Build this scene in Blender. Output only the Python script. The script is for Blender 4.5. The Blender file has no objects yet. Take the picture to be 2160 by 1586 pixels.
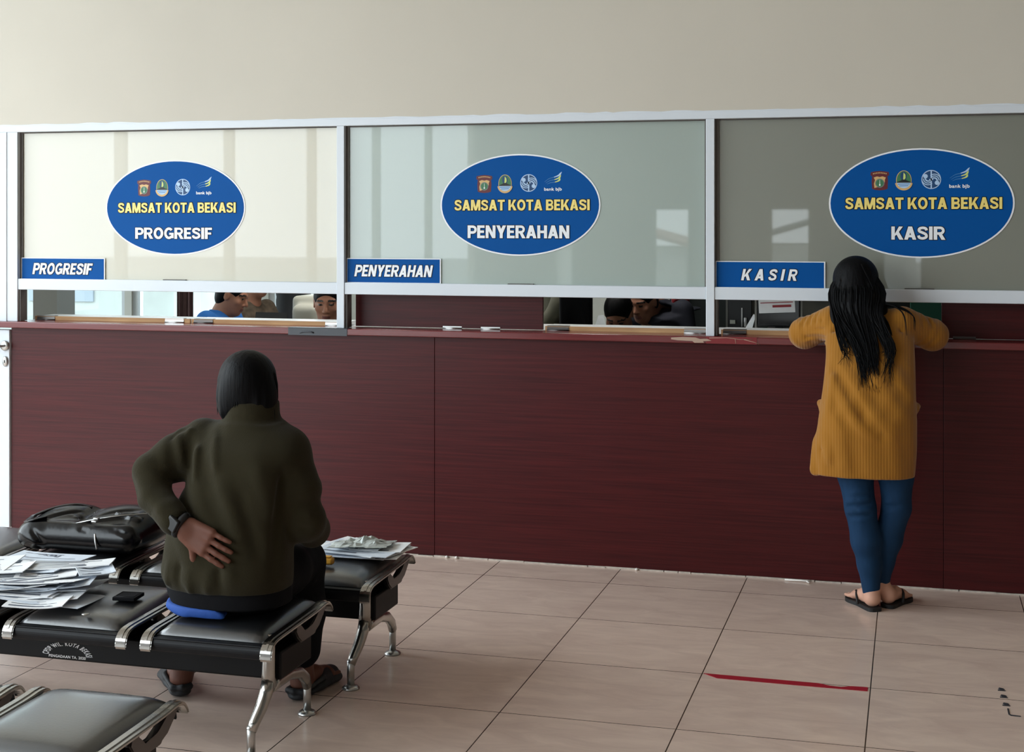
import bpy, bmesh, math, random
import numpy as np
from mathutils import Vector, Matrix, Euler

random.seed(7)
RNG = np.random.default_rng(7)
SC = bpy.context.scene
COL = SC.collection
PI = math.pi

# ------------------------------------------------------------------ camera
cam_d = bpy.data.cameras.new('camera'); cam = bpy.data.objects.new('camera', cam_d); COL.objects.link(cam)
cam.location = (0, -6.7655, 1.657)
cam.rotation_euler = (PI / 2, 0, 0.2723)
cam_d.sensor_width = 36; cam_d.lens = 3036 / 2160 * 36; cam_d.shift_y = -324.6 / 2160
cam_d.clip_start = 0.05; cam_d.clip_end = 200
SC.camera = cam

# ------------------------------------------------------------------ world, exposure, daylight
def lin(c):
    return tuple(((x / 255) / 12.92 if x / 255 <= 0.04045 else ((x / 255 + 0.055) / 1.055) ** 2.4) for x in c)

w = bpy.data.worlds.new('overcast'); SC.world = w; w.use_nodes = True
bg = w.node_tree.nodes['Background']
bg.inputs['Color'].default_value = (0.84, 0.94, 1.0, 1); bg.inputs['Strength'].default_value = 5.0
SC.view_settings.view_transform = 'Standard'; SC.view_settings.look = 'None'
SC.view_settings.gamma = 1; SC.view_settings.exposure = 0.42
SC.view_settings.use_curve_mapping = False
SC.cycles.max_bounces = 10; SC.cycles.diffuse_bounces = 6; SC.cycles.glossy_bounces = 4
SC.cycles.transmission_bounces = 6; SC.cycles.caustics_reflective = False; SC.cycles.caustics_refractive = False
SC.cycles.sample_clamp_indirect = 6

HALL_L, HALL_R, HALL_B, CEIL = -6.6, 3.6, -20.0, 5.2
OFF_L, OFF_B = -9.6, 4.6
WIN_L = [(-14.6, -12.6), (-12.54, -10.54), (-10.48, -8.48), (-8.42, -6.42), (-6.36, -4.36), (-4.3, -2.35), (-2.29, -.4)]   # openings in the hall's left wall (y)
WIN_B = [(-6.8, -6.3), (-4.7, -4.07), (-2.53, -1.86), (-.52, .12)]           # glass doors in the hall's back wall (x)
WIN_O = [(-9.3, -7.6), (-7.5, -6.74), (-6.67, -5.42), (-5.35, -4.6)]  # windows of the office back wall (x)

def portal(name, loc, rot, sx, sy):
    d = bpy.data.lights.new(name, 'AREA'); d.shape = 'RECTANGLE'; d.size = sx; d.size_y = sy
    d.cycles.is_portal = True
    o = bpy.data.objects.new(name, d); o.location = loc; o.rotation_euler = rot; COL.objects.link(o)
for (a, b) in WIN_L: portal('daylight_portal', (HALL_L - .02, (a + b) / 2, 2.5), (0, -PI / 2, 0), 4.85, b - a)
portal('daylight_portal', (-3.3, HALL_B - .02, 1.0), (PI / 2, 0, 0), 7.2, 2.0)
portal('daylight_portal', (OFF_L - .02, 2.4, 1.6), (0, -PI / 2, 0), 2.0, 3.8)
portal('daylight_portal', (-6.9, OFF_B + .02, 1.7), (-PI / 2, 0, 0), 4.7, 2.0)

# ------------------------------------------------------------------ materials
def mat(name, rgb, rough=.5, metal=0., spec=.5, bump=None, vary=None, coat=0., sheen=0., trans=0., raw=False):
    """rgb in 0..255 sRGB. bump=(scale,strength,stretch) noise bump; vary=(scale,amount,stretch) colour variation."""
    m = bpy.data.materials.new(name); m.use_nodes = True
    nt = m.node_tree; b = nt.nodes['Principled BSDF']
    c = (*lin(rgb), 1)
    b.inputs['Base Color'].default_value = c; b.inputs['Roughness'].default_value = rough
    b.inputs['Metallic'].default_value = metal; b.inputs['Specular IOR Level'].default_value = spec
    b.inputs['Coat Weight'].default_value = coat; b.inputs['Coat Roughness'].default_value = .22; b.inputs['Sheen Weight'].default_value = sheen
    if bump or vary:
        tc = nt.nodes.new('ShaderNodeTexCoord')
    if bump:
        mp = nt.nodes.new('ShaderNodeMapping'); nt.links.new(tc.outputs['Object'], mp.inputs[0])
        mp.inputs['Scale'].default_value = bump[2] if len(bump) > 2 else (1, 1, 1)
        n = nt.nodes.new('ShaderNodeTexNoise'); n.inputs['Scale'].default_value = bump[0]; n.inputs['Detail'].default_value = 4
        nt.links.new(mp.outputs[0], n.inputs['Vector'])
        bp = nt.nodes.new('ShaderNodeBump'); bp.inputs['Strength'].default_value = bump[1]; bp.inputs['Distance'].default_value = .01
        nt.links.new(n.outputs[0], bp.inputs['Height']); nt.links.new(bp.outputs[0], b.inputs['Normal'])
    if vary:
        mp = nt.nodes.new('ShaderNodeMapping'); nt.links.new(tc.outputs['Object'], mp.inputs[0])
        mp.inputs['Scale'].default_value = vary[2] if len(vary) > 2 else (1, 1, 1)
        n = nt.nodes.new('ShaderNodeTexNoise'); n.inputs['Scale'].default_value = vary[0]; n.inputs['Detail'].default_value = 5
        nt.links.new(mp.outputs[0], n.inputs['Vector'])
        r = nt.nodes.new('ShaderNodeValToRGB')
        lo = tuple(x * (1 - vary[1]) for x in c[:3]); hi = tuple(min(1, x * (1 + vary[1])) for x in c[:3])
        r.color_ramp.elements[0].position = .3; r.color_ramp.elements[1].position = .7
        r.color_ramp.elements[0].color = (*lo, 1); r.color_ramp.elements[1].color = (*hi, 1)
        nt.links.new(n.outputs[0], r.inputs[0]); nt.links.new(r.outputs[0], b.inputs['Base Color'])
    return m

def floor_mat():
    m = bpy.data.materials.new('floor_tiles'); m.use_nodes = True; nt = m.node_tree; b = nt.nodes['Principled BSDF']
    N = nt.nodes.new; L = nt.links.new
    tc = N('ShaderNodeTexCoord'); mp = N('ShaderNodeMapping'); mp.inputs['Location'].default_value = (1.9486 + 6, 2.091 + 12, 0)
    L(tc.outputs['Object'], mp.inputs[0])
    br = N('ShaderNodeTexBrick'); br.offset = 0; br.squash = 1
    br.inputs['Scale'].default_value = 1; br.inputs['Mortar Size'].default_value = .0022; br.inputs['Mortar Smooth'].default_value = .1
    br.inputs['Brick Width'].default_value = .6; br.inputs['Row Height'].default_value = .6; br.inputs['Bias'].default_value = 0
    br.inputs['Color1'].default_value = (*lin((230, 206, 192)), 1); br.inputs['Color2'].default_value = (*lin((223, 200, 187)), 1)
    br.inputs['Mortar'].default_value = (*lin((70, 58, 50)), 1)
    L(mp.outputs[0], br.inputs[0])
    mp2 = N('ShaderNodeMapping'); mp2.inputs['Scale'].default_value = (1.2, 3.0, 1); mp2.inputs['Rotation'].default_value = (0, 0, .35)
    L(tc.outputs['Object'], mp2.inputs[0])
    n = N('ShaderNodeTexNoise'); n.inputs['Scale'].default_value = 3.2; n.inputs['Detail'].default_value = 7; n.inputs['Roughness'].default_value = .62; n.inputs['Distortion'].default_value = .8
    L(mp2.outputs[0], n.inputs['Vector'])
    rp = N('ShaderNodeValToRGB'); rp.color_ramp.elements[0].position = .35; rp.color_ramp.elements[1].position = .78
    rp.color_ramp.elements[0].color = (.87, .85, .84, 1); rp.color_ramp.elements[1].color = (1.10, 1.12, 1.10, 1)
    L(n.outputs[0], rp.inputs[0])
    mx = N('ShaderNodeMix'); mx.data_type = 'RGBA'; mx.blend_type = 'MULTIPLY'; mx.inputs[0].default_value = 1
    L(br.outputs['Color'], mx.inputs[6]); L(rp.outputs[0], mx.inputs[7]); L(mx.outputs[2], b.inputs['Base Color'])
    b.inputs['Roughness'].default_value = .22; b.inputs['Specular IOR Level'].default_value = .45
    bp = N('ShaderNodeBump'); bp.inputs['Strength'].default_value = .3; bp.inputs['Distance'].default_value = .002; bp.invert = True
    L(br.outputs['Fac'], bp.inputs['Height']); L(bp.outputs[0], b.inputs['Normal'])
    return m

def wood_mat(name, dark, light, rough, scale=(1.2, 1.2, 60), spec=.22):
    m = bpy.data.materials.new(name); m.use_nodes = True; nt = m.node_tree; b = nt.nodes['Principled BSDF']
    N = nt.nodes.new; L = nt.links.new
    tc = N('ShaderNodeTexCoord'); mp = N('ShaderNodeMapping'); mp.inputs['Scale'].default_value = scale
    L(tc.outputs['Object'], mp.inputs[0])
    n = N('ShaderNodeTexNoise'); n.inputs['Scale'].default_value = 1.6; n.inputs['Detail'].default_value = 6; n.inputs['Roughness'].default_value = .6; n.inputs['Distortion'].default_value = .35
    L(mp.outputs[0], n.inputs['Vector'])
    r = N('ShaderNodeValToRGB'); r.color_ramp.elements[0].position = .32; r.color_ramp.elements[1].position = .72
    r.color_ramp.elements[0].color = (*lin(dark), 1); r.color_ramp.elements[1].color = (*lin(light), 1)
    L(n.outputs[0], r.inputs[0]); L(r.outputs[0], b.inputs['Base Color'])
    b.inputs['Roughness'].default_value = rough; b.inputs['Specular IOR Level'].default_value = spec
    bp = N('ShaderNodeBump'); bp.inputs['Strength'].default_value = .12; bp.inputs['Distance'].default_value = .002
    L(n.outputs[0], bp.inputs['Height']); L(bp.outputs[0], b.inputs['Normal'])
    return m

def film_mat(name, rgb, translucent):
    """frosted window film behind glossy glass"""
    m = bpy.data.materials.new(name); m.use_nodes = True; nt = m.node_tree; N = nt.nodes.new; L = nt.links.new
    nt.nodes.remove(nt.nodes['Principled BSDF']); out = nt.nodes['Material Output']
    d = N('ShaderNodeBsdfDiffuse'); d.inputs[0].default_value = (*lin(rgb), 1)
    t = N('ShaderNodeBsdfTranslucent'); t.inputs[0].default_value = (*lin(rgb), 1)
    g = N('ShaderNodeBsdfGlossy'); g.inputs['Roughness'].default_value = .02
    gr = N('ShaderNodeBsdfGlossy'); gr.inputs['Roughness'].default_value = .5
    mx = N('ShaderNodeMixShader'); mx.inputs[0].default_value = translucent; L(d.outputs[0], mx.inputs[1]); L(t.outputs[0], mx.inputs[2])
    m1 = N('ShaderNodeMixShader'); m1.inputs[0].default_value = .12; L(mx.outputs[0], m1.inputs[1]); L(gr.outputs[0], m1.inputs[2])
    fr = N('ShaderNodeFresnel'); fr.inputs[0].default_value = 1.5
    m2 = N('ShaderNodeMixShader'); L(fr.outputs[0], m2.inputs[0]); L(m1.outputs[0], m2.inputs[1]); L(g.outputs[0], m2.inputs[2])
    L(m2.outputs[0], out.inputs[0])
    return m

def glass_mat(name):
    m = bpy.data.materials.new(name); m.use_nodes = True; nt = m.node_tree; N = nt.nodes.new; L = nt.links.new
    nt.nodes.remove(nt.nodes['Principled BSDF']); out = nt.nodes['Material Output']
    t = N('ShaderNodeBsdfTransparent'); t.inputs[0].default_value = (.93, .97, .96, 1)
    g = N('ShaderNodeBsdfGlossy'); g.inputs['Roughness'].default_value = .02
    fr = N('ShaderNodeFresnel'); fr.inputs[0].default_value = 1.5
    m2 = N('ShaderNodeMixShader'); L(fr.outputs[0], m2.inputs[0]); L(t.outputs[0], m2.inputs[1]); L(g.outputs[0], m2.inputs[2])
    L(m2.outputs[0], out.inputs[0])
    return m

def rib_mat(name, rgb, scale):
    m = mat(name, rgb, .85, sheen=.25, spec=.2); nt = m.node_tree; b = nt.nodes['Principled BSDF']
    tc = nt.nodes.new('ShaderNodeTexCoord'); wv = nt.nodes.new('ShaderNodeTexWave'); wv.wave_type = 'BANDS'; wv.bands_direction = 'X'
    wv.inputs['Scale'].default_value = scale; wv.inputs['Distortion'].default_value = .6; wv.inputs['Detail'].default_value = 1
    nt.links.new(tc.outputs['Object'], wv.inputs['Vector'])
    bp = nt.nodes.new('ShaderNodeBump'); bp.inputs['Strength'].default_value = .3; bp.inputs['Distance'].default_value = .003
    nt.links.new(wv.outputs[0], bp.inputs['Height']); nt.links.new(bp.outputs[0], b.inputs['Normal'])
    return m

M = dict(
    wall=mat('beige_paint', (203, 197, 184), .75, vary=(1.2, .03)),
    ceiling=mat('pale_ceiling', (196, 193, 186), .9), dim=mat('taupe_paint', (98, 93, 86), .85),
    floor=floor_mat(),
    red=wood_mat('red_laminate', (56, 16, 18), (80, 25, 26), .36),
    red_edge=wood_mat('red_edge', (96, 34, 36), (114, 42, 43), .2, spec=.6),
    alu=mat('white_aluminium', (214, 221, 228), .38, spec=.5, vary=(2, .02)),
    bead=mat('grey_glazing_bead', (92, 88, 84), .6),
    film1=film_mat('lit_cream_film', (246, 240, 218), .5), film2=film_mat('half_lit_film', (198, 215, 205), .5), film3=film_mat('dim_lit_film', (164, 168, 152), .5),  # same film throughout
    glass=glass_mat('clear_glass'),
    blue=mat('blue_vinyl', (2, 80, 152), .5, spec=.1), white=mat('white_vinyl', (240, 243, 246), .4),
    yellow=mat('yellow_vinyl', (246, 224, 130), .4), ink=mat('dark_outline', (16, 24, 48), .5),
    maroon=mat('maroon_print', (96, 26, 34), .5), gold=mat('gold_print', (214, 176, 116), .5), green=mat('green_print', (58, 118, 78), .5),
    greygreen=mat('grey_print', (112, 128, 124), .5), skyprint=mat('pale_blue_print', (178, 206, 236), .5), lime=mat('lime_print', (206, 220, 120), .5),
    darkblue=mat('dark_blue_print', (16, 64, 110), .5), black_print=mat('black_print', (18, 22, 22), .5), midblue=mat('mid_blue_print', (54, 120, 178), .5),
    raw=wood_mat('raw_wood', (168, 128, 90), (206, 166, 120), .6, (2, 2, 40)),
    black_metal=mat('black_metal', (10, 10, 12), .5, spec=.2), steel=mat('satin_steel', (190, 190, 188), .28, 1.0),
    chrome=mat('chrome', (172, 169, 164), .22, 1.0), dark_chrome=mat('dark_casting', (92, 88, 86), .3, .9),
    leather=mat('black_leather', (16, 17, 20), .42, spec=1.0, bump=(120, .05), coat=1.0),
    bag=mat('glossy_black_leather', (5, 5, 7), .24, spec=.38, bump=(60, .05)),
    pan=mat('black_steel', (16, 17, 20), .45, spec=.25),
    lip=mat('perforated_steel', (150, 150, 150), .4, .8, bump=(400, .4)),
    paper=mat('white_paper', (236, 238, 240), .8, vary=(30, .03)), paper2=mat('bluish_paper', (208, 216, 226), .8, vary=(30, .05)), print=mat('grey_print_ink', (92, 98, 112), .8),
    skin=mat('brown_skin', (106, 66, 52), .55, spec=.35, vary=(14, .06)), skin_f=mat('light_skin', (206, 158, 136), .55, spec=.35, vary=(14, .05)), skin_o=mat('tan_skin', (158, 110, 88), .55, spec=.35, vary=(14, .06)),
    eye=mat('dark_eye', (22, 17, 15), .3), lips=mat('lips', (120, 70, 62), .5),
    hair=mat('black_hair', (5, 5, 7), .55, spec=.12, bump=(90, .25, (1, 1, .08))),
    mustard=rib_mat('mustard_knit', (153, 101, 27), 26), jeans=mat('blue_denim', (19, 50, 80), .8, spec=.2, vary=(40, .12, (1, 1, .2)), bump=(220, .1)),
    olive=mat('olive_fleece', (46, 42, 29), .95, spec=.05, sheen=.08, bump=(160, .15), vary=(9, .06)),
    black_cloth=mat('black_cloth', (14, 14, 17), .85, spec=.15, bump=(120, .1)), plum=mat('plum_cloth', (72, 60, 72), .85, spec=.15),
    blue_cloth=mat('blue_cloth', (22, 70, 148), .8, bump=(60, .12)), rubber=mat('black_rubber', (20, 20, 22), .6), dkgrey_rubber=mat('dark_grey_rubber', (34, 36, 40), .6),
    tape_red=mat('red_tape', (165, 18, 42), .45), tape_grey=mat('dark_grey_tape', (52, 56, 62), .4), tape_tan=mat('tan_tape', (176, 150, 132), .5), tape_old=mat('old_red_tape', (122, 30, 34), .45),
    shirt_blue=mat('royal_blue_shirt', (24, 100, 176), .8), shirt_olive=mat('olive_grey_shirt', (92, 90, 76), .85), shirt_camo=mat('brown_uniform', (86, 74, 60), .85, vary=(22, .4)),
    shirt_navy=mat('navy_jacket', (22, 26, 40), .85), shirt_dark=mat('dark_grey_shirt', (46, 50, 54), .85), shirt_red=mat('red_cloth', (150, 30, 40), .85),
    grey_box=mat('warm_grey_metal', (112, 110, 104), .5), beige_plastic=mat('beige_plastic', (196, 196, 184), .5), black_plastic=mat('black_plastic', (14, 15, 18), .4),
    screen=mat('dark_screen', (8, 10, 14), .12), dkgreen=mat('dark_green_paint', (10, 78, 58), .6), darkwall=mat('dark_cabinet', (22, 30, 30), .5), curtain=mat('grey_blue_curtain', (128, 138, 150), .8),
    lamp=None, office=mat('office_wall', (206, 208, 202), .8), desk=mat('white_desk', (228, 230, 232), .35), plum_curtain=mat('brown_curtain', (84, 60, 60), .9, vary=(40, .3, (1, 1, .1))),
    concrete2=mat('white_render', (206, 208, 204), .9), concrete=mat('pale_concrete', (156, 160, 158), .9, vary=(1.5, .15)), ground=mat('outdoor_paving', (150, 150, 146), .9), roof=mat('pale_roof', (132, 142, 146), .8), rooft=mat('terracotta', (150, 98, 80), .85), leafm=mat('leaf', (92, 122, 82), .8),
    mortar=mat('pale_grout', (196, 186, 176), .9, vary=(40, .2)), crumb=mat('white_plaster', (236, 232, 226), .8), stone=mat('yellow_plastic', (206, 150, 50), .4),
    redprint=mat('red_print', (150, 40, 48), .6),
)

# ------------------------------------------------------------------ objects and mesh builders
def tag(o, label=None, cat=None, group=None, kind=None):
    if label: o['label'] = label
    if cat: o['category'] = cat
    if group: o['group'] = group
    if kind: o['kind'] = kind
    return o
def empty(name, loc=(0, 0, 0), rz=0):
    o = bpy.data.objects.new(name, None); o.location = loc; o.rotation_euler = (0, 0, rz); o.empty_display_size = .1
    COL.objects.link(o); return o
def thing(name, label, cat, loc=(0, 0, 0), rz=0, group=None):
    return tag(empty(name, loc, rz), label, cat, group)
def copy_tree(o, parent=None):
    c = o.copy(); COL.objects.link(c)
    if parent: c.parent = parent
    for ch in list(o.children): copy_tree(ch, c)
    return c

class MB:
    """collects shapes, links them as ONE mesh object; coordinates are those of the object's parent chain"""
    def __init__(s): s.bm = bmesh.new(); s.mats = []
    def mi(s, m):
        if m is None: return 0
        if m not in s.mats: s.mats.append(m)
        return s.mats.index(m)
    def faces(s, vs, fs, m=None, smooth=False):
        v = [s.bm.verts.new(p) for p in vs]; k = s.mi(m); r = []
        for f in fs:
            try: q = s.bm.faces.new([v[i] for i in f])
            except ValueError: continue
            q.material_index = k; q.smooth = smooth; r.append(q)
        return v, r
    def box(s, lo, hi, m=None, bev=0., seg=2, R=None, c=None):
        x0, y0, z0 = lo; x1, y1, z1 = hi
        vs = [(x0, y0, z0), (x1, y0, z0), (x1, y1, z0), (x0, y1, z0), (x0, y0, z1), (x1, y0, z1), (x1, y1, z1), (x0, y1, z1)]
        if R is not None:
            c = Vector(c if c is not None else ((x0 + x1) / 2, (y0 + y1) / 2, (z0 + z1) / 2))
            vs = [tuple(R @ (Vector(p) - c) + c) for p in vs]
        v, f = s.faces(vs, [(3, 2, 1, 0), (4, 5, 6, 7), (0, 1, 5, 4), (1, 2, 6, 5), (2, 3, 7, 6), (3, 0, 4, 7)], m)
        if bev:
            es = list({e for q in f for e in q.edges})
            r = bmesh.ops.bevel(s.bm, geom=es, offset=bev, segments=seg, affect='EDGES', profile=.5)
            for q in r['faces']: q.smooth = seg > 1; q.material_index = s.mi(m)
        return s
    def prism(s, pts, a, b, axis='y', m=None):
        """2D outline extruded along an axis from a to b; pts are (u,v) in the other two axes"""
        def P(u, v, t): return {'y': (u, t, v), 'x': (t, u, v), 'z': (u, v, t)}[axis]
        n = len(pts)
        vs = [P(u, v, a) for u, v in pts] + [P(u, v, b) for u, v in pts]
        fs = [tuple(range(n - 1, -1, -1)), tuple(range(n, 2 * n))] + [(i, (i + 1) % n, n + (i + 1) % n, n + i) for i in range(n)]
        v, f = s.faces(vs, fs, m)
        for q in f[:2]: q.normal_update()
        bmesh.ops.triangulate(s.bm, faces=[q for q in f[:2]], ngon_method='EAR_CLIP')
        return s
    def tube(s, pts, rad, m=None, n=8, flat=None, cap=True):
        """swept tube; rad number or list; flat=(sx,sy) scales the section"""
        P = [Vector(p) for p in pts]; k = len(P)
        rr = rad if isinstance(rad, (list, tuple)) else [rad] * k
        up = Vector((0, 0, 1)); rings = []; prev = None
        for i in range(k):
            t = (P[min(i + 1, k - 1)] - P[max(i - 1, 0)]).normalized()
            if prev is None:
                a = t.cross(up)
                if a.length < .05: a = t.cross(Vector((0, 1, 0)))
                a.normalize()
            else:
                a = prev - t * prev.dot(t)
                a.normalize()
            prev = a; b = t.cross(a)
            fx, fy = flat or (1, 1)
            rings.append([s.bm.verts.new(P[i] + (a * math.cos(2 * PI * j / n) * fx + b * math.sin(2 * PI * j / n) * fy) * rr[i]) for j in range(n)])
        q = s.mi(m)
        for i in range(k - 1):
            for j in range(n):
                f = s.bm.faces.new((rings[i][j], rings[i][(j + 1) % n], rings[i + 1][(j + 1) % n], rings[i + 1][j])); f.smooth = True; f.material_index = q
        if cap:
            for r, rev in ((rings[0], True), (rings[-1], False)):
                f = s.bm.faces.new(r[::-1] if rev else r); f.material_index = q
        return s
    def lathe(s, prof, c, m=None, n=20):
        """prof: (r,z) pairs about a vertical axis through c"""
        rings = [[s.bm.verts.new((c[0] + r * math.cos(2 * PI * j / n), c[1] + r * math.sin(2 * PI * j / n), c[2] + z)) for j in range(n)] for r, z in prof]
        q = s.mi(m)
        for i in range(len(rings) - 1):
            for j in range(n):
                f = s.bm.faces.new((rings[i][j], rings[i][(j + 1) % n], rings[i + 1][(j + 1) % n], rings[i + 1][j])); f.smooth = True; f.material_index = q
        for r, rev in ((rings[0], True), (rings[-1], False)):
            f = s.bm.faces.new(r[::-1] if rev else r); f.material_index = q
        return s
    def build(s, name, m=None, parent=None, off=(0, 0, 0)):
        me = bpy.data.meshes.new(name)
        bmesh.ops.recalc_face_normals(s.bm, faces=s.bm.faces)
        s.bm.to_mesh(me); s.bm.free()
        for q in (s.mats or [m]): me.materials.append(q)
        o = bpy.data.objects.new(name, me); COL.objects.link(o)
        if parent: o.parent = parent
        o.location = off
        return o

def text_mesh(txt, x0, x1, z0, z1, y, th, weight=.03, spacing=1.0, shear=0., name='lettering', m=None, parent=None, outline=None, center=None):
    """letters facing -y, fitted to the rectangle x0..x1, z0..z1 with their backs at y"""
    cu = bpy.data.curves.new('t', 'FONT'); cu.body = txt; cu.size = 1
    cu.space_character = spacing; cu.shear = shear
    cu.extrude = .01; cu.resolution_u = 4
    o = bpy.data.objects.new('t', cu); COL.objects.link(o)
    dg = bpy.context.evaluated_depsgraph_get(); dg.update()
    me = bpy.data.meshes.new_from_object(o.evaluated_get(dg))
    bpy.data.objects.remove(o); bpy.data.curves.remove(cu)
    n = len(me.vertices); co = np.empty(n * 3, np.float32); me.vertices.foreach_get('co', co); co = co.reshape(-1, 3)
    if weight > 0:      # heavier strokes: the outline thickened by shifted copies of the letters
        fs = [tuple(p.vertices) for p in me.polygons]; bpy.data.meshes.remove(me)
        sh = [(0, 0)] + [(a * weight, b * weight) for a in (-1, 0, 1) for b in (-1, 0, 1) if a or b] + [(a * weight * .5, b * weight * .5) for a in (-1, 1) for b in (-1, 1)]
        co = np.concatenate([co + np.array((a, b, .0006 * i), np.float32) for i, (a, b) in enumerate(sh)])
        me = bpy.data.meshes.new(name); me.from_pydata([tuple(v) for v in co], [], [tuple(v + n * k for v in f) for k in range(len(sh)) for f in fs]); n = len(co)
    lo, hi = co.min(0), co.max(0)
    if outline is None: fit = (lo, hi)
    else: fit = outline
    lo2, hi2 = fit
    out = np.empty_like(co)
    out[:, 0] = x0 + (co[:, 0] - lo2[0]) / (hi2[0] - lo2[0]) * (x1 - x0)
    out[:, 2] = z0 + (co[:, 1] - lo2[1]) / (hi2[1] - lo2[1]) * (z1 - z0)
    out[:, 1] = y - th / 2 - (co[:, 2]) / .02 * th
    me.vertices.foreach_set('co', out.ravel()); me.update()
    me.materials.clear(); me.materials.append(m)
    o = bpy.data.objects.new(name, me); COL.objects.link(o)
    if parent: o.parent = parent
    return o, (lo, hi)

def spline(pts, n):
    """Catmull-Rom through pts, n samples"""
    p = np.array(pts, float); p = np.vstack([2 * p[0] - p[1], p, 2 * p[-1] - p[-2]]); out = []
    for u in np.linspace(0, len(p) - 3 - 1e-6, n):
        i = int(u); t = u - i; a, b, c, d = p[i:i + 4]
        out.append(.5 * (2 * b + (c - a) * t + (2 * a - 5 * b + 4 * c - d) * t * t + (3 * b - a - 3 * c + d) * t ** 3))
    return np.array(out)
# heavy block capitals for the window signs, in units of the cap height: (width, polygons)
def _rect(a, b, c, d): return [(a, b), (c, b), (c, d), (a, d)]
def _thick(path, th, closed=False):
    p = np.array(path, float); n = len(p)
    t = (np.roll(p, -1, 0) - np.roll(p, 1, 0)) if closed else np.gradient(p, axis=0)
    t /= np.linalg.norm(t, axis=1)[:, None] + 1e-9; nn = np.stack([-t[:, 1], t[:, 0]], 1) * th / 2
    o, q = p + nn, p - nn
    return [[tuple(q[k]), tuple(q[(k + 1) % n]), tuple(o[(k + 1) % n]), tuple(o[k])] for k in range(n if closed else n - 1)]
def _arc(cx, cy, a, b, d0, d1, n=14): return [(cx + a * math.cos(math.radians(d)), cy + b * math.sin(math.radians(d))) for d in np.linspace(d0, d1, n)]
def _mir(polys, w): return [[(w - x, y) for x, y in q][::-1] for q in polys]
def _bowl(x0, xc, y0, y1, th): return _thick([(x0, y1 - th / 2), (xc - .05, y1 - th / 2)] + _arc(xc, (y0 + y1) / 2, (y1 - y0 - th) / 2 * 1.05, (y1 - y0 - th) / 2, 90, -90) + [(xc - .05, y0 + th / 2), (x0, y0 + th / 2)], th)
def _glyphs():
    V, Hh = .25, .2; g = {}
    st = _rect(0, 0, V, 1)
    g['I'] = (V, [st]); g['T'] = (.74, [_rect(0, .8, .74, 1), _rect(.245, 0, .495, 1)])
    g['E'] = (.64, [st, _rect(0, .8, .62, 1), _rect(0, .41, .57, .60), _rect(0, 0, .64, .2)]); g['F'] = (.62, [st, _rect(0, .8, .62, 1), _rect(0, .39, .56, .58)])
    g['H'] = (.80, [st, _rect(.55, 0, .80, 1), _rect(0, .4, .8, .6)])
    g['N'] = (.82, [_rect(0, 0, .24, 1), _rect(.58, 0, .82, 1), [(0, 1), (.27, 1), (.82, 0), (.55, 0)]])
    l = [(0, 1), (.31, 1), (.60, 0), (.39, 0)]; g['M'] = (.99, [_rect(0, 0, .22, 1), _rect(.77, 0, .99, 1), l] + _mir([l], .99))
    l = [(0, 0), (.26, 0), (.565, 1), (.29, 1)]; g['A'] = (.855, [l, _rect(.2, .18, .655, .36)] + _mir([l], .855))
    g['K'] = (.84, [st, [(.2, .34), (.54, 1), (.83, 1), (.43, .44), (.2, .22)], [(.29, .52), (.50, .66), (.86, 0), (.57, 0)]])
    l = [(0, 1), (.28, 1), (.53, .46), (.29, .36)]; g['Y'] = (.82, [l, _rect(.285, 0, .535, .5)] + _mir([l], .82))
    g['O'] = (.88, _thick(_arc(.44, .5, .32, .41, 0, 345, 24), .225, True))
    g['P'] = (.74, [st] + _bowl(.1, .43, .34, 1, .2))
    g['R'] = (.80, [st] + _bowl(.1, .45, .38, 1, .19) + [[(.30, .46), (.56, .46), (.83, 0), (.55, 0)]])
    g['B'] = (.77, [st] + _bowl(.1, .44, .44, 1, .18) + _bowl(.1, .46, 0, .58, .19))
    g['S'] = (.76, _thick(spline([(.655, .70), (.60, .845), (.38, .90), (.16, .83), (.145, .655), (.38, .53), (.61, .40), (.625, .20), (.38, .10), (.15, .165), (.095, .32)], 40), .2))
    g['G'] = (.86, _thick(_arc(.44, .5, .32, .41, 42, 318, 28), .215) + [_rect(.46, .36, .86, .54), _rect(.64, .06, .86, .5)])
    return g
def block_text(txt, x0, x1, z0, z1, y, th, sp, m, parent, name='lettering', grow=0., shear=0.):
    """block capitals facing -y in x0..x1, z0..z1, backs at y; grow thickens the strokes for a dark outline"""
    G_ = _glyphs(); polys = []; x = 0
    for ch in txt:
        if ch == ' ': x += .30; continue
        w_, pl = G_[ch]; polys += [[(x + a, b) for a, b in q] for q in pl]; x += w_ + sp
    x -= sp; sx = (x1 - x0) / (x + shear); sz = z1 - z0; b = MB()
    sh = [(0, 0)] if not grow else [(a * grow, c * grow) for a in (-1, 0, 1) for c in (-1, 0, 1)]
    for du, dv in sh:
        for k, q in enumerate(polys):
            e = 0 if grow else .00009 * (k % 11)       # overlapping strokes never lie in one plane
            b.prism([(x0 + (u + shear * v) * sx + du, z0 + v * sz + dv) for u, v in q], y - th - e, y, 'y')
    return b.build(name, M[m], parent)

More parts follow.
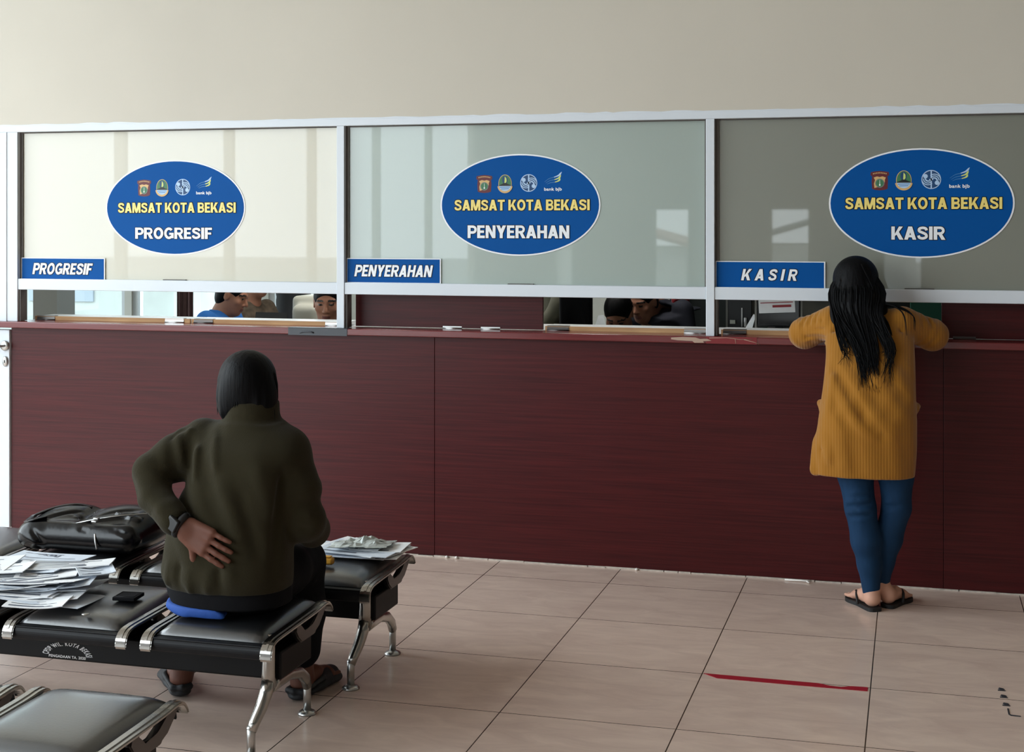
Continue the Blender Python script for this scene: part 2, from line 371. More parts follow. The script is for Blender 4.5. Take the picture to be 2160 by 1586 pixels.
# ------------------------------------------------------------------ signed-distance modelling for bodies and cloth
class Field:
    def __init__(s, lo, hi, v):
        s.lo = np.array(lo, np.float32); s.v = v
        s.n = np.ceil((np.array(hi) - np.array(lo)) / v).astype(int) + 1
        s.F = np.full(s.n, .08, np.float32)
    def sub(s, lo, hi):
        i0 = np.clip(np.floor((np.array(lo) - s.lo) / s.v).astype(int), 0, s.n); i1 = np.clip(np.ceil((np.array(hi) - s.lo) / s.v).astype(int) + 1, 0, s.n)
        if (i1 <= i0).any(): return None, None
        sl = tuple(slice(a, b) for a, b in zip(i0, i1))
        ax = [s.lo[k] + s.v * np.arange(i0[k], i1[k], dtype=np.float32) for k in range(3)]
        return sl, (ax[0][:, None, None], ax[1][None, :, None], ax[2][None, None, :])
    def put(s, fn, lo, hi, k=.02, op='add'):
        pad = k + 3 * s.v
        sl, P = s.sub(np.array(lo) - pad, np.array(hi) + pad)
        if sl is None: return s
        d = fn(*P).astype(np.float32); A = s.F[sl]
        if op == 'add':
            h = np.clip(.5 + .5 * (A - d) / k, 0, 1); s.F[sl] = A * (1 - h) + d * h - k * h * (1 - h)
        elif op == 'cut':
            d = -d; h = np.clip(.5 - .5 * (A - d) / k, 0, 1); s.F[sl] = A * (1 - h) + d * h + k * h * (1 - h)
        else:
            s.F[sl] = A + d
        return s
    def cone(s, a, b, ra, rb, k=.02, op='add', flat=None):
        """flat=(axis vector, factor): the section is flattened along the axis"""
        a = np.array(a, float); b = np.array(b, float); ab = b - a; L2 = max(ab @ ab, 1e-9)
        R = max(ra, rb)
        if flat is not None: nx = np.array(flat[0], float); nx /= np.linalg.norm(nx); fac = flat[1]
        def fn(X, Y, Z):
            px, py, pz = X - a[0], Y - a[1], Z - a[2]
            t = np.clip((px * ab[0] + py * ab[1] + pz * ab[2]) / L2, 0, 1)
            qx, qy, qz = px - t * ab[0], py - t * ab[1], pz - t * ab[2]
            if flat is not None:
                q = qx * nx[0] + qy * nx[1] + qz * nx[2]; e = q * (1 / fac - 1)
                qx, qy, qz = qx + nx[0] * e, qy + nx[1] * e, qz + nx[2] * e
            return np.sqrt(qx * qx + qy * qy + qz * qz) - (ra + (rb - ra) * t)
        return s.put(fn, np.minimum(a, b) - R, np.maximum(a, b) + R, k, op)
    def chain(s, pts, k=.02, op='add', flat=None):
        for p, q in zip(pts[:-1], pts[1:]): s.cone(p[:3], q[:3], p[3], q[3], k, op, flat)
        return s
    def ell(s, c, r, R=None, k=.02, op='add'):
        c = np.array(c, float); r = np.array(r, float); Rm = np.array(R) if R is not None else np.eye(3); m = r.max()
        def fn(X, Y, Z):
            x, y, z = X - c[0], Y - c[1], Z - c[2]
            q = [(x * Rm[0, i] + y * Rm[1, i] + z * Rm[2, i]) / r[i] for i in range(3)]
            k0 = np.sqrt(q[0] ** 2 + q[1] ** 2 + q[2] ** 2)
            k1 = np.sqrt((q[0] / r[0]) ** 2 + (q[1] / r[1]) ** 2 + (q[2] / r[2]) ** 2) + 1e-9
            return np.where(k0 < .05, -r.min(), k0 * (k0 - 1) / k1)
        return s.put(fn, c - m, c + m, k, op)
    def loft(s, secs, k=.02, op='add', e=2.3):
        """secs: (z,cx,cy,rx,ry), elliptical sections stacked up z with smooth interpolation"""
        A = np.array(sorted(secs), float); zz = A[:, 0]
        lo = np.array([(A[:, 1] - A[:, 3]).min(), (A[:, 2] - A[:, 4]).min(), zz[0]]); hi = np.array([(A[:, 1] + A[:, 3]).max(), (A[:, 2] + A[:, 4]).max(), zz[-1]])
        def fn(X, Y, Z):
            z = Z.ravel(); zc = np.clip(z, zz[0], zz[-1])
            i = np.clip(np.searchsorted(zz, zc) - 1, 0, len(zz) - 2); t = (zc - zz[i]) / (zz[i + 1] - zz[i])
            def I(c):
                y = A[:, c]; mgr = np.gradient(y, zz); h = zz[i + 1] - zz[i]
                return ((2 * t ** 3 - 3 * t ** 2 + 1) * y[i] + (t ** 3 - 2 * t ** 2 + t) * h * mgr[i] + (3 * t ** 2 - 2 * t ** 3) * y[i + 1] + (t ** 3 - t ** 2) * h * mgr[i + 1])[None, None, :]
            rx, ry = I(3), I(4)
            g = (np.abs((X - I(1)) / rx) ** e + np.abs((Y - I(2)) / ry) ** e) ** (1 / e)
            d = (g - 1) * np.minimum(rx, ry)
            dz = np.maximum(zz[0] - Z, Z - zz[-1])
            return np.where(dz > 0, np.sqrt(np.maximum(d, 0) ** 2 + dz ** 2), np.maximum(d, dz))
        return s.put(fn, lo, hi, k, op)
    def box(s, c, h, r=.01, R=None, k=.005, op='add'):
        c = np.array(c, float); h = np.array(h, float) - r; Rm = np.array(R) if R is not None else np.eye(3); m = np.linalg.norm(h) + r
        def fn(X, Y, Z):
            x, y, z = X - c[0], Y - c[1], Z - c[2]
            q = [np.abs(x * Rm[0, i] + y * Rm[1, i] + z * Rm[2, i]) - h[i] for i in range(3)]
            return np.sqrt(sum(np.maximum(a, 0) ** 2 for a in q)) + np.minimum(np.maximum(np.maximum(q[0], q[1]), q[2]), 0) - r
        return s.put(fn, c - m, c + m, k, op)
    def fold(s, pts, wd, amp):
        """a ridge (amp>0) or crease (amp<0) along a polyline"""
        for a, b in zip(pts[:-1], pts[1:]):
            a = np.array(a, float); b = np.array(b, float); ab = b - a; L2 = ab @ ab
            def fn(X, Y, Z):
                px, py, pz = X - a[0], Y - a[1], Z - a[2]
                t = np.clip((px * ab[0] + py * ab[1] + pz * ab[2]) / L2, 0, 1)
                q = (px - t * ab[0]) ** 2 + (py - t * ab[1]) ** 2 + (pz - t * ab[2]) ** 2
                return -amp * np.exp(-q / wd ** 2) * np.clip(np.minimum(t, 1 - t) * 5 + .15, 0, 1)
            s.put(fn, np.minimum(a, b) - 2 * wd, np.maximum(a, b) + 2 * wd, 0, 'disp')
        return s
    def wrinkle(s, d1, f1, d2, f2, amp, lo, hi):
        """long soft folds across d1, bent along d2"""
        d1 = np.array(d1, float); d1 /= np.linalg.norm(d1); d2 = np.array(d2, float); d2 /= np.linalg.norm(d2); lo = np.array(lo, float); hi = np.array(hi, float); c = (lo + hi) / 2; h = (hi - lo) / 2
        def fn(X, Y, Z):
            m = np.clip(1.6 - 1.6 * np.maximum(np.maximum(np.abs(X - c[0]) / h[0], np.abs(Y - c[1]) / h[1]), np.abs(Z - c[2]) / h[2]), 0, 1)
            a = (X * d1[0] + Y * d1[1] + Z * d1[2]) * f1; b = (X * d2[0] + Y * d2[1] + Z * d2[2]) * f2
            w = np.sin(a + 1.3 * np.sin(b + .6)) * (.6 + .4 * np.sin(b * .7 + a * .31))
            return -amp * m * (np.sign(w) * np.abs(w) ** .8)
        return s.put(fn, lo, hi, 0, 'disp')
    def mesh(s, name, mats, parent=None, pick=None, relax=1):
        F = s.F; n = F.shape
        F[0], F[-1] = .05, .05; F[:, 0], F[:, -1] = .05, .05; F[:, :, 0], F[:, :, -1] = .05, .05
        S = F < 0
        cnt = np.zeros(tuple(k - 1 for k in n), np.uint8)
        cs = [(i, j, k) for i in (0, 1) for j in (0, 1) for k in (0, 1)]
        sl = lambda c: tuple(slice(c[a], n[a] - 1 + c[a]) for a in range(3))
        for c in cs: cnt += S[sl(c)]
        act = np.argwhere((cnt > 0) & (cnt < 8))
        idx = np.full(cnt.shape, -1, np.int32); idx[tuple(act.T)] = np.arange(len(act))
        acc = np.zeros((len(act), 3), np.float32); num = np.zeros(len(act), np.float32)
        val = {c: F[act[:, 0] + c[0], act[:, 1] + c[1], act[:, 2] + c[2]] for c in cs}
        for c in cs:
            for a in range(3):
                if c[a] == 0:
                    d = list(c); d[a] = 1; d = tuple(d)
                    v0, v1 = val[c], val[d]; x = (v0 < 0) != (v1 < 0)
                    t = np.where(x, v0 / np.where(x, v0 - v1, 1), 0)
                    p = np.tile(np.array(c, np.float32), (len(act), 1)); p[:, a] = t
                    acc += p * x[:, None]; num += x
        V = s.lo + s.v * (act + acc / num[:, None])
        quads = []
        for a in range(3):
            b, c = (a + 1) % 3, (a + 2) % 3
            s0 = [slice(1, n[q] - 1) for q in range(3)]; s1 = list(s0); s0[a] = slice(0, n[a] - 1); s1[a] = slice(1, n[a])
            A0 = S[tuple(s0)]; A1 = S[tuple(s1)]
            e = np.argwhere(A0 != A1); flip = A0[tuple(e.T)]
            base = e.copy(); base[:, b] += 1; base[:, c] += 1
            def at(db, dc):
                q = base.copy(); q[:, b] -= db; q[:, c] -= dc; return idx[tuple(q.T)]
            q = np.stack([at(1, 1), at(0, 1), at(0, 0), at(1, 0)], 1)
            q[~flip] = q[~flip][:, ::-1]
            quads.append(q)
        Q = np.concatenate(quads).astype(np.int32)
        for _ in range(relax):
            sm = np.zeros_like(V); ct = np.zeros(len(V), np.float32)
            for i in range(4):
                for j in (1, 3):
                    np.add.at(sm, Q[:, i], V[Q[:, (i + j) % 4]]); np.add.at(ct, Q[:, i], 1)
            V = V * .4 + .6 * sm / ct[:, None]
        me = bpy.data.meshes.new(name)
        me.vertices.add(len(V)); me.vertices.foreach_set('co', V.astype(np.float32).ravel())
        me.loops.add(len(Q) * 4); me.loops.foreach_set('vertex_index', Q.ravel())
        me.polygons.add(len(Q)); me.polygons.foreach_set('loop_start', np.arange(0, len(Q) * 4, 4, dtype=np.int32))
        try: me.polygons.foreach_set('loop_total', np.full(len(Q), 4, np.int32))
        except Exception: pass
        me.update(calc_edges=True)
        me.polygons.foreach_set('use_smooth', np.ones(len(Q), bool))
        for m in (mats if isinstance(mats, list) else [mats]): me.materials.append(m)
        if pick is not None:
            me.polygons.foreach_set('material_index', pick(V[Q].mean(1)).astype(np.int32))
        me.update()
        o = bpy.data.objects.new(name, me); COL.objects.link(o)
        if parent: o.parent = parent
        return o

def rot(rx=0, ry=0, rz=0):
    return np.array((Euler((0, 0, rz)).to_matrix() @ Euler((rx, ry, 0)).to_matrix()))

def sdf_head(F, c, R, s=1.0, ears=True, neck=.16):
    """a head with face; local axes x right, y forward, z up"""
    c = np.array(c, float); g = lambda *p: c + R @ (np.array(p) * s); r = lambda *p: tuple(x * s for x in p)
    F.ell(g(0, -.012, .03), r(.077, .096, .088), R, .02)
    F.ell(g(0, .022, -.03), r(.064, .07, .088), R, .025)
    F.ell(g(0, .048, -.088), r(.038, .036, .028), R, .025)
    F.cone(g(0, .086, .016), g(0, .108, -.024), .007 * s, .0125 * s, .012)
    F.ell(g(.013, .096, -.03), r(.009, .010, .008), R, .006); F.ell(g(-.013, .096, -.03), r(.009, .010, .008), R, .006)
    F.ell(g(0, .074, .032), r(.056, .020, .010), R, .015)
    for q in (-1, 1):
        F.ell(g(q * .046, .062, -.016), r(.02, .02, .016), R, .02)
        F.ell(g(q * .031, .100, .012), r(.019, .017, .012), R, .012, 'cut')
        F.ell(g(q * .031, .077, .011), r(.0135, .0135, .0115), R, .004)
        if ears:
            F.ell(g(q * .079, -.008, .0), r(.008, .019, .031), R, .008)
            F.ell(g(q * .086, -.004, .002), r(.004, .010, .018), R, .004, 'cut')
    F.ell(g(0, .088, -.056), r(.024, .012, .0065), R, .006); F.ell(g(0, .086, -.068), r(.021, .012, .0075), R, .006)
    F.cone(g(0, -.02, -.06), g(0, -.02 - .09 * neck, -neck), .055 * s, .06 * s, .03)

def head_pick(c, R, s=1.0):
    def pick(P):
        q = (P - np.array(c)) @ R / s
        k = np.zeros(len(P), int)
        ex = np.abs(np.abs(q[:, 0]) - .031)
        k[(q[:, 1] > .06) & (ex < .0125) & (np.abs(q[:, 2] - .011) < .0052)] = 1
        k[(q[:, 1] > .045) & (np.abs(np.abs(q[:, 0]) - .034) < .022) & (np.abs(q[:, 2] - .035 + (ex / .022) ** 2 * .004) < .0048)] = 1
        k[(q[:, 1] > .08) & (np.abs(q[:, 0]) < .023) & (np.abs(q[:, 2] + .062) < .010)] = 2
        return k
    return pick

def sdf_hand(F, wrist, palm_dir, normal, curl=.25, s=1.0, side=1, spread=.12, k=.005, thumb=.75):
    """palm and five fingers; normal points out of the back of the hand, the thumb leaves on side*(dir x normal)"""
    d = np.array(palm_dir, float); d /= np.linalg.norm(d); nn = np.array(normal, float); nn -= d * (nn @ d); nn /= np.linalg.norm(nn)
    x = np.cross(d, nn) * side; w0 = np.array(wrist, float)
    P = lambda a, b, c: w0 + (d * a + x * b + nn * c) * s
    F.cone(P(-.02, 0, 0), P(.012, 0, 0), .026 * s, .026 * s, .015, flat=(nn, .75))
    for b0, b1 in ((-.028, -.033), (-.010, -.012), (.010, .011), (.026, .030)):
        F.cone(P(.012, b0 * .75, 0), P(.082, b1, .002), .0155 * s, .0125 * s, .012)
    F.cone(P(.01, .018, -.004), P(.048, .036, -.008), .019 * s, .014 * s, .015)
    for b, L, r in ((.031, .068, .0090), (.0105, .078, .0094), (-.0115, .072, .0090), (-.033, .056, .0080)):
        an = spread * b / .03; seg = [L * .45, L * .32, L * .23]; p = P(.084, b, .002); th = curl * .5
        for i, l in enumerate(seg):
            fd = (d * math.cos(an) + x * math.sin(an)) * math.cos(th) - nn * math.sin(th)
            q = p + fd * l * s; F.cone(p, q, r * s * (1 - .08 * i), r * s * (.92 - .08 * i), k); p = q; th += curl
    p = P(.045, .036, -.008); a = thumb
    for l, r0, r1 in ((.034, .0125, .0105), (.028, .0105, .0085)):
        fd = d * math.cos(a) + x * math.sin(a) * .9 - nn * .25; fd /= np.linalg.norm(fd)
        q = p + fd * l * s; F.cone(p, q, r0 * s, r1 * s, k); p = q; a -= .3

def sdf_foot(F, heel, toe, s=1.0, ankle=None):
    """a bare foot on the floor from heel to toe tip"""
    h = np.array(heel, float); t = np.array(toe, float); d = t - h; L = np.linalg.norm(d); d /= L; x = np.array((d[1], -d[0], 0)); z = np.array((0, 0, 1.))
    P = lambda a, b, c: h + d * a * L + x * b + z * c
    F.cone(P(.13, 0, .03), P(.45, 0, .034), .030 * s, .028 * s, .02)
    F.cone(P(.45, 0, .034), P(.76, .0, .022), .030 * s, .022 * s, .02)
    F.cone(P(.74, -.022, .018), P(.74, .022, .018), .017 * s, .019 * s, .015)
    for i, b in enumerate((-.034, -.017, .0, .017, .033)):
        F.cone(P(.80, b, .014), P(.985 - .02 * (abs(i - 1.5) ** 1.5), b * 1.06, .012), .0095 * s, .0085 * s, .004)
    if ankle is not None: F.chain([(*P(.16, 0, .04), .034 * s), (*ankle, .036 * s)], .025)

def strands(name, paths, m, parent, r=.0035, n=5):
    """hair made of many tapered locks in ONE mesh"""
    V, Fc = [], []
    for p in paths:
        p = np.array(p); k = len(p); t = np.gradient(p, axis=0); t /= np.linalg.norm(t, axis=1)[:, None] + 1e-9
        a = np.cross(t, (0.3, .9, .1)); a /= np.linalg.norm(a, axis=1)[:, None] + 1e-9; b = np.cross(t, a)
        base = len(V)
        rr = r * (RNG.random() * .6 + .7) * np.clip(np.linspace(1.15, .12, k), .12, 1)
        for i in range(k):
            for j in range(n):
                th = 2 * PI * j / n; V.append(p[i] + (a[i] * math.cos(th) + b[i] * math.sin(th)) * rr[i])
        for i in range(k - 1):
            for j in range(n):
                Fc.append((base + i * n + j, base + i * n + (j + 1) % n, base + (i + 1) * n + (j + 1) % n, base + (i + 1) * n + j))
    me = bpy.data.meshes.new(name); me.from_pydata([tuple(v) for v in V], [], Fc); me.polygons.foreach_set('use_smooth', np.ones(len(Fc), bool)); me.materials.append(m); me.update()
    o = bpy.data.objects.new(name, me); COL.objects.link(o); o.parent = parent
    return o

# ================================================================== THE SETTING
def struct(o): return tag(o, kind='structure')
LEFT_P, RIGHT_P = -5.72, 0.98      # where the service front begins and ends
def panel_with_holes(mb, a0, a1, z0, z1, holes, put):
    """a wall run a0..a1 with rectangular holes (h0,h1,hz0,hz1); put(lo_a,hi_a,lo_z,hi_z) adds a block"""
    cur = a0
    for h0, h1, b, t in sorted(holes):
        if h0 > cur: put(cur, h0, z0, z1)
        if b > z0: put(h0, h1, z0, b)
        if t < z1: put(h0, h1, t, z1)
        cur = h1
    if cur < a1: put(cur, a1, z0, z1)

b = MB(); b.box((HALL_L - .2, HALL_B - .2, -.1), (HALL_R + .2, 0.05, 0)); struct(b.build('floor', M['floor']))
b = MB(); b.box((OFF_L - .2, .05, -.1), (HALL_R + .2, OFF_B + .2, 0)); struct(b.build('floor_office', M['office']))
b = MB(); b.box((HALL_L - .2, HALL_B - .2, CEIL), (HALL_R + .2, .12, CEIL + .1)); struct(b.build('ceiling', M['ceiling']))
b = MB(); b.box((OFF_L - .2, .12, 3.0), (HALL_R + .2, OFF_B + .2, 3.1)); struct(b.build('ceiling_office', M['ceiling']))
b = MB(); panel_with_holes(b, HALL_B - .2, 0, 0, CEIL, [(p, q, .08, 4.9) for p, q in WIN_L], lambda p, q, r, s: b.box((HALL_L - .1, p, r), (HALL_L, q, s)))
struct(b.build('wall_left', M['wall']))
b = MB(); b.box((HALL_R, HALL_B - .2, 0), (HALL_R + .2, OFF_B, CEIL)); struct(b.build('wall_right', M['dim']))
b = MB(); panel_with_holes(b, HALL_L - .2, HALL_R + .2, 0, CEIL, [(p, q, .0, 1.89) for p, q in WIN_B], lambda p, q, r, s: b.box((p, HALL_B - .2, r), (q, HALL_B, s)))
struct(b.build('wall_back', M['dim']))
b = MB()
b.box((LEFT_P, 0, 2.178), (RIGHT_P, .12, CEIL)); struct(b.build('wall_front', M['wall']))
b = MB(); b.box((OFF_L, 0, 0), (LEFT_P, .12, CEIL)); struct(b.build('wall_front_left', M['wall']))
b = MB(); b.box((RIGHT_P, 0, 0), (HALL_R, .12, CEIL)); struct(b.build('wall_front_right', M['wall']))
b = MB(); panel_with_holes(b, OFF_L - .2, HALL_R, 0, 3.0, [(p, q, .55, 2.6) for p, q in WIN_O], lambda p, q, r, s: b.box((p, OFF_B, r), (q, OFF_B + .2, s)))
struct(b.build('wall_office_back', M['office']))
b = MB(); panel_with_holes(b, .12, OFF_B, 0, 3.0, [(.5, 2.35, .6, 2.6), (2.45, 4.3, .6, 2.6)], lambda p, q, r, s: b.box((OFF_L - .2, p, r), (OFF_L, q, s)))  # unseen openings, added so more light reaches the left bay's film
struct(b.build('wall_office_left', M['office']))
b = MB(); b.box((-6.69, 3.15, 0), (-6.475, 3.4, 3.0)); struct(b.build('trim_7', M['grey_box']))
b = MB(); b.box((-1.42, 2.6, 0), (HALL_R, 2.7, 3.0)); struct(b.build('wall_office_partition', M['darkwall']))

for i, (p, q) in enumerate(WIN_O):
    fr = MB(); t = .045
    fr.box((p, OFF_B + .03, .55), (p + t, OFF_B + .1, 2.6)); fr.box((q - t, OFF_B + .03, .55), (q, OFF_B + .1, 2.6))
    fr.box((p + t, OFF_B + .03, .55), (q - t, OFF_B + .1, .55 + t)); fr.box((p + t, OFF_B + .03, 2.6 - t), (q - t, OFF_B + .1, 2.6))
    e = struct(empty('window_%d' % (i + 4), (0, 0, 0)))
    fr.build('window_frame', M['alu'], e)
    g = MB(); g.box((p + t, OFF_B + .06, .55 + t), (q - t, OFF_B + .065, 2.6 - t)); g.build('glass_pane', M['glass'], e)

# outdoors, seen washed out through the office windows and in the glass reflections
b = MB(); b.box((-40, -60, -.3), (40, 40, -.12)); tag(b.build('ground_outside', M['ground']), kind='structure')
h = thing('neighbour_house', 'pale house with ribbed roof outside the office windows', 'house', (-13.5, 10.5, -.12))
b = MB(); b.box((-4, 0, 0), (4, 5, 2.0)); b.build('house_wall', M['concrete'], h)
b = MB(); b.prism([(-.7, 1.9), (2.6, 3.9), (2.6, 4.05), (-.75, 2.05)], -4.6, 4.6, 'x')
for k in range(19): b.prism([(-.7, 2.06), (2.6, 4.06), (2.6, 4.14), (-.75, 2.14)], -4.5 + .5 * k, -4.44 + .5 * k, 'x')
b.build('roof', M['roof'], h)
for k in range(3):
    b = MB(); b.box((-2.6 + 2.2 * k, -.03, .7), (-1.6 + 2.2 * k, 0, 1.6)); b.build('house_window', M['curtain'], h)
for x, y, s, r in ((-3.4, -32, .64, 'terracotta'), (-.9, -31, .70, 'roof')):
    h = thing('street_house', ('house with %s roof across the street behind the hall' % ('a terracotta' if r == 'terracotta' else 'a pale')), 'house', (x * 2.4, y, -.12))
    b = MB(); b.box((-2.2, -3, 0), (2.2, 0, 1.7 * s)); b.build('house_wall', M['concrete2'], h)
    b = MB(); b.prism([(-2.6, 1.6 * s), (0, 2.7 * s), (2.6, 1.6 * s), (2.6, 1.75 * s), (0, 2.85 * s), (-2.6, 1.75 * s)], -3.4, .4, 'y'); b.build('roof', M['rooft'] if r == 'terracotta' else M['roof'], h)

# ---- aluminium service front: frame, panes, rails
ZT, ZG, ZR0, ZR1 = 2.178, 2.142, 1.293, 1.352
POSTS = [(-4.748, -4.66), (-2.808, -2.768), (-.942, -.902), (.94, .98)]
b = MB(); b.box((LEFT_P, -.004, ZG), (RIGHT_P, .07, ZT), bev=.002, seg=1)
# ragged paint line along the top of the frame
pts = [(LEFT_P, ZT - .004)]; x = LEFT_P
while x < RIGHT_P - .02:
    pts.append((x, ZT + .002 + .007 * RNG.random() * (1 if RNG.random() > .35 else .3))); x += .03 + .06 * RNG.random()
pts += [(RIGHT_P, ZT + .004), (RIGHT_P, ZT - .004)]
b.prism(pts, -.0025, .002, 'y')
b.box((LEFT_P, -.002, 1.12), (LEFT_P + .05, .07, ZG))
struct(b.build('trim_1', M['alu']))
for i, (p, q) in enumerate(POSTS):
    b = MB(); b.box((p, -.002, 1.122), (q, .07, ZG), bev=.0015, seg=1)
    if i == 0: b.box((p - .001, -.006, 1.122), (p + .022, 0, ZG))
    struct(b.build('trim_%d' % (i + 2), M['alu']))
BAYS = [(POSTS[0][1], POSTS[1][0]), (POSTS[1][1], POSTS[2][0]), (POSTS[2][1], POSTS[3][0])]
for i, (p, q) in enumerate(BAYS):
    e = struct(empty('window_%d' % (i + 1)))
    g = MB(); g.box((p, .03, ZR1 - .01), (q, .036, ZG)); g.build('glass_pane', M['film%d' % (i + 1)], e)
    r = MB(); r.box((p, .002, ZR0), (q, .062, ZR1), bev=.003, seg=2); r.build('bottom_rail', M['alu'], e)
    bd = MB(); w_ = .018
    bd.box((p, .024, ZR1), (p + w_, .045, ZG)); bd.box((q - w_ * .5, .024, ZR1), (q, .045, ZG)); bd.box((p + w_, .024, ZG - .006), (q - w_ * .5, .045, ZG))
    bd.box((p, .01, 1.124), (p + .012, .07, ZR0))
    c = (p + q) / 2; bd.box((c - .06, .012, ZR1), (c + .07, .03, ZR1 + .004))
    bd.build('glazing_bead', M['bead'], e)
# door of the service front: bright pane above the ledge, low red door with lever below it
d = struct(empty('door_1', (-5.2, 0, 0)))
b = MB()
b.box((-5.67, .0, 2.03), (-4.748, .05, ZG)); b.box((-4.775, .004, 1.122), (-4.748, .05, 2.03)); b.box((-5.67, .004, 1.122), (-5.62, .05, 2.03))
b.build('upper_frame', M['alu'], d, (5.2, 0, 0))
b = MB(); b.box((-5.62, .025, 1.122), (-4.775, .031, 2.03)); b.build('glass_pane', M['glass'], d, (5.2, 0, 0))
b = MB(); b.box((-4.778, -.012, .008), (-4.703, .03, 1.075), bev=.003); b.box((-5.66, -.012, .008), (-5.58, .03, 1.075), bev=.003)
b.box((-5.58, -.012, .985), (-4.778, .03, 1.075)); b.box((-5.58, -.012, .008), (-4.778, .03, .12)); b.build('door_frame', M['alu'], d, (5.2, 0, 0))
b = MB(); b.box((-5.58, .0, .12), (-4.778, .02, .985)); b.build('door_panel', M['red'], d, (5.2, 0, 0))
b = MB(); b.lathe([(.001, 0), (.026, .001), (.028, .006), (.024, .012), (.01, .014)], (0, 0, 0), n=18)
b.bm.transform(Matrix.Translation((-4.728, -.012, .99)) @ Matrix.Rotation(PI / 2, 4, 'X'))
b.tube([(-4.728, -.02, .99), (-4.728, -.055, .99), (-4.745, -.064, .988), (-4.80, -.066, .986), (-4.86, -.06, .984)], [.009, .009, .010, .009, .007], flat=(1, .8)); hd = b.build('lever_handle', M['steel'], d, (5.2, 0, 0))
b = MB(); b.lathe([(.001, 0), (.019, .001), (.021, .005), (.017, .009), (.001, .010)], (0, 0, 0), n=18)
b.bm.transform(Matrix.Translation((-4.726, -.012, .905)) @ Matrix.Rotation(PI / 2, 4, 'X') @ Matrix.Diagonal((.85, 1.35, 1, 1)))
es = b.build('keyhole_plate', M['steel'], d, (5.2, 0, 0))
b = MB(); b.box((-4.729, -.024, .898), (-4.724, -.020, .914)); b.build('keyhole', M['black_metal'], es)

# ---- counter
ct = thing('service_counter', 'long dark red wood-grain service counter below the glass windows', 'counter', (-2.3, 0, 0))
for p, q in ((-4.699, -2.2885), (-2.2865, .1275), (.1295, RIGHT_P)):
    b = MB(); b.box((p, 0, .006), (q, .022, 1.088), bev=.0012, seg=1); b.build('front_panel', M['red'], ct, (2.3, 0, 0))
b = MB(); b.box((-4.69, .022, 0), (RIGHT_P, .05, 1.088)); b.build('carcass', M['black_metal'], ct, (2.3, 0, 0))
b = MB(); b.box((-5.66, -.042, 1.089), (RIGHT_P, .139, 1.122), bev=.004, seg=2)
tag(b.build('countertop', M['red_edge']), 'narrow red laminate ledge running along the top of the service counter', 'countertop')
b = MB(); b.box((-4.69, .14, 1.08), (RIGHT_P, .62, 1.118))
tag(b.build('work_desk', M['desk']), 'white work desk behind the service windows', 'desk')
# pale grout line between counter and floor, broken in places
b = MB(); x = -4.69
while x < RIGHT_P:
    L_ = .05 + .16 * RNG.random(); b.box((x, -.004 - .006 * RNG.random(), 0), (min(x + L_, RIGHT_P), .001, .004 + .004 * RNG.random())); x += L_ + (.004 if RNG.random() > .5 else 0)
struct(b.build('trim_6', M['mortar']))
# small marks on the front wall
b = MB(); b.tube([(-1.093, -.002, 2.735), (-1.088, -.006, 2.728), (-1.09, -.007, 2.718), (-1.099, -.006, 2.712)], .0022, n=5)
tag(b.build('wall_hook', M['grey_box']), 'tiny bent nail hook high on the beige wall', 'hook')

# ---- hatch flaps of the openings below the panes
def hatch(name, label, x0, x1, opened, hinges):
    t = thing(name, label, 'hatch', (x0, .13, 1.122), group='service hatch flaps')
    b = MB(); W = x1 - x0
    if opened: b.box((0, .012, .0), (W, .18, .02), bev=.001, seg=1); b.build('panel', M['desk'], t); e = MB(); e.box((0, .0, .0), (W, .0118, .021)); e.build('raw_edge', M['raw'], t)
    else: b.box((0, -.01, .003), (W, .01, .170), bev=.001, seg=1); b.build('panel', M['red'], t)
    for hx in hinges:
        hb = MB()
        if opened: hb.box((hx - .055, -.003, .002), (hx + .055, -.0002, .018)); hb.box((hx - .055, -.002, .021), (hx + .055, .03, .0235)); hb.tube([(hx - .055, -.006, .002), (hx + .055, -.006, .002)], .004, n=8)
        else: hb.box((hx - .05, -.012, -.0005), (hx + .05, -.0102, .012)); hb.tube([(hx - .05, -.013, .002), (hx + .05, -.013, .002)], .0045, n=8)
        hb.build('hinge', M['dark_chrome'] if hx < W / 2 else M['steel'], t)
hatch('hatch_flap', 'open hatch flap with raw wood edge at left end of the leftmost service window', POSTS[0][1] + .02, -3.70, True, (.07, .85))
hatch('hatch_flap', 'open hatch flap with raw wood edge below the leftmost window, beside the middle post', -3.69, POSTS[1][0] - .01, True, (.07, .82))
hatch('hatch_flap', 'closed dark red hatch flap below the middle window', POSTS[1][1] + .014, -1.765, False, (.52, .72))
hatch('hatch_flap', 'open hatch flap with raw wood edge below the middle window', -1.755, POSTS[2][0] - .006, True, (.065, .745))
hatch('hatch_flap', 'open hatch flap with raw wood edge below the right window, left of the woman', POSTS[2][1] + .014, .112, True, (.065, .93))
hatch('hatch_flap', 'closed dark red hatch flap right of the woman in mustard', .122, POSTS[3][0], False, (.1, .7))

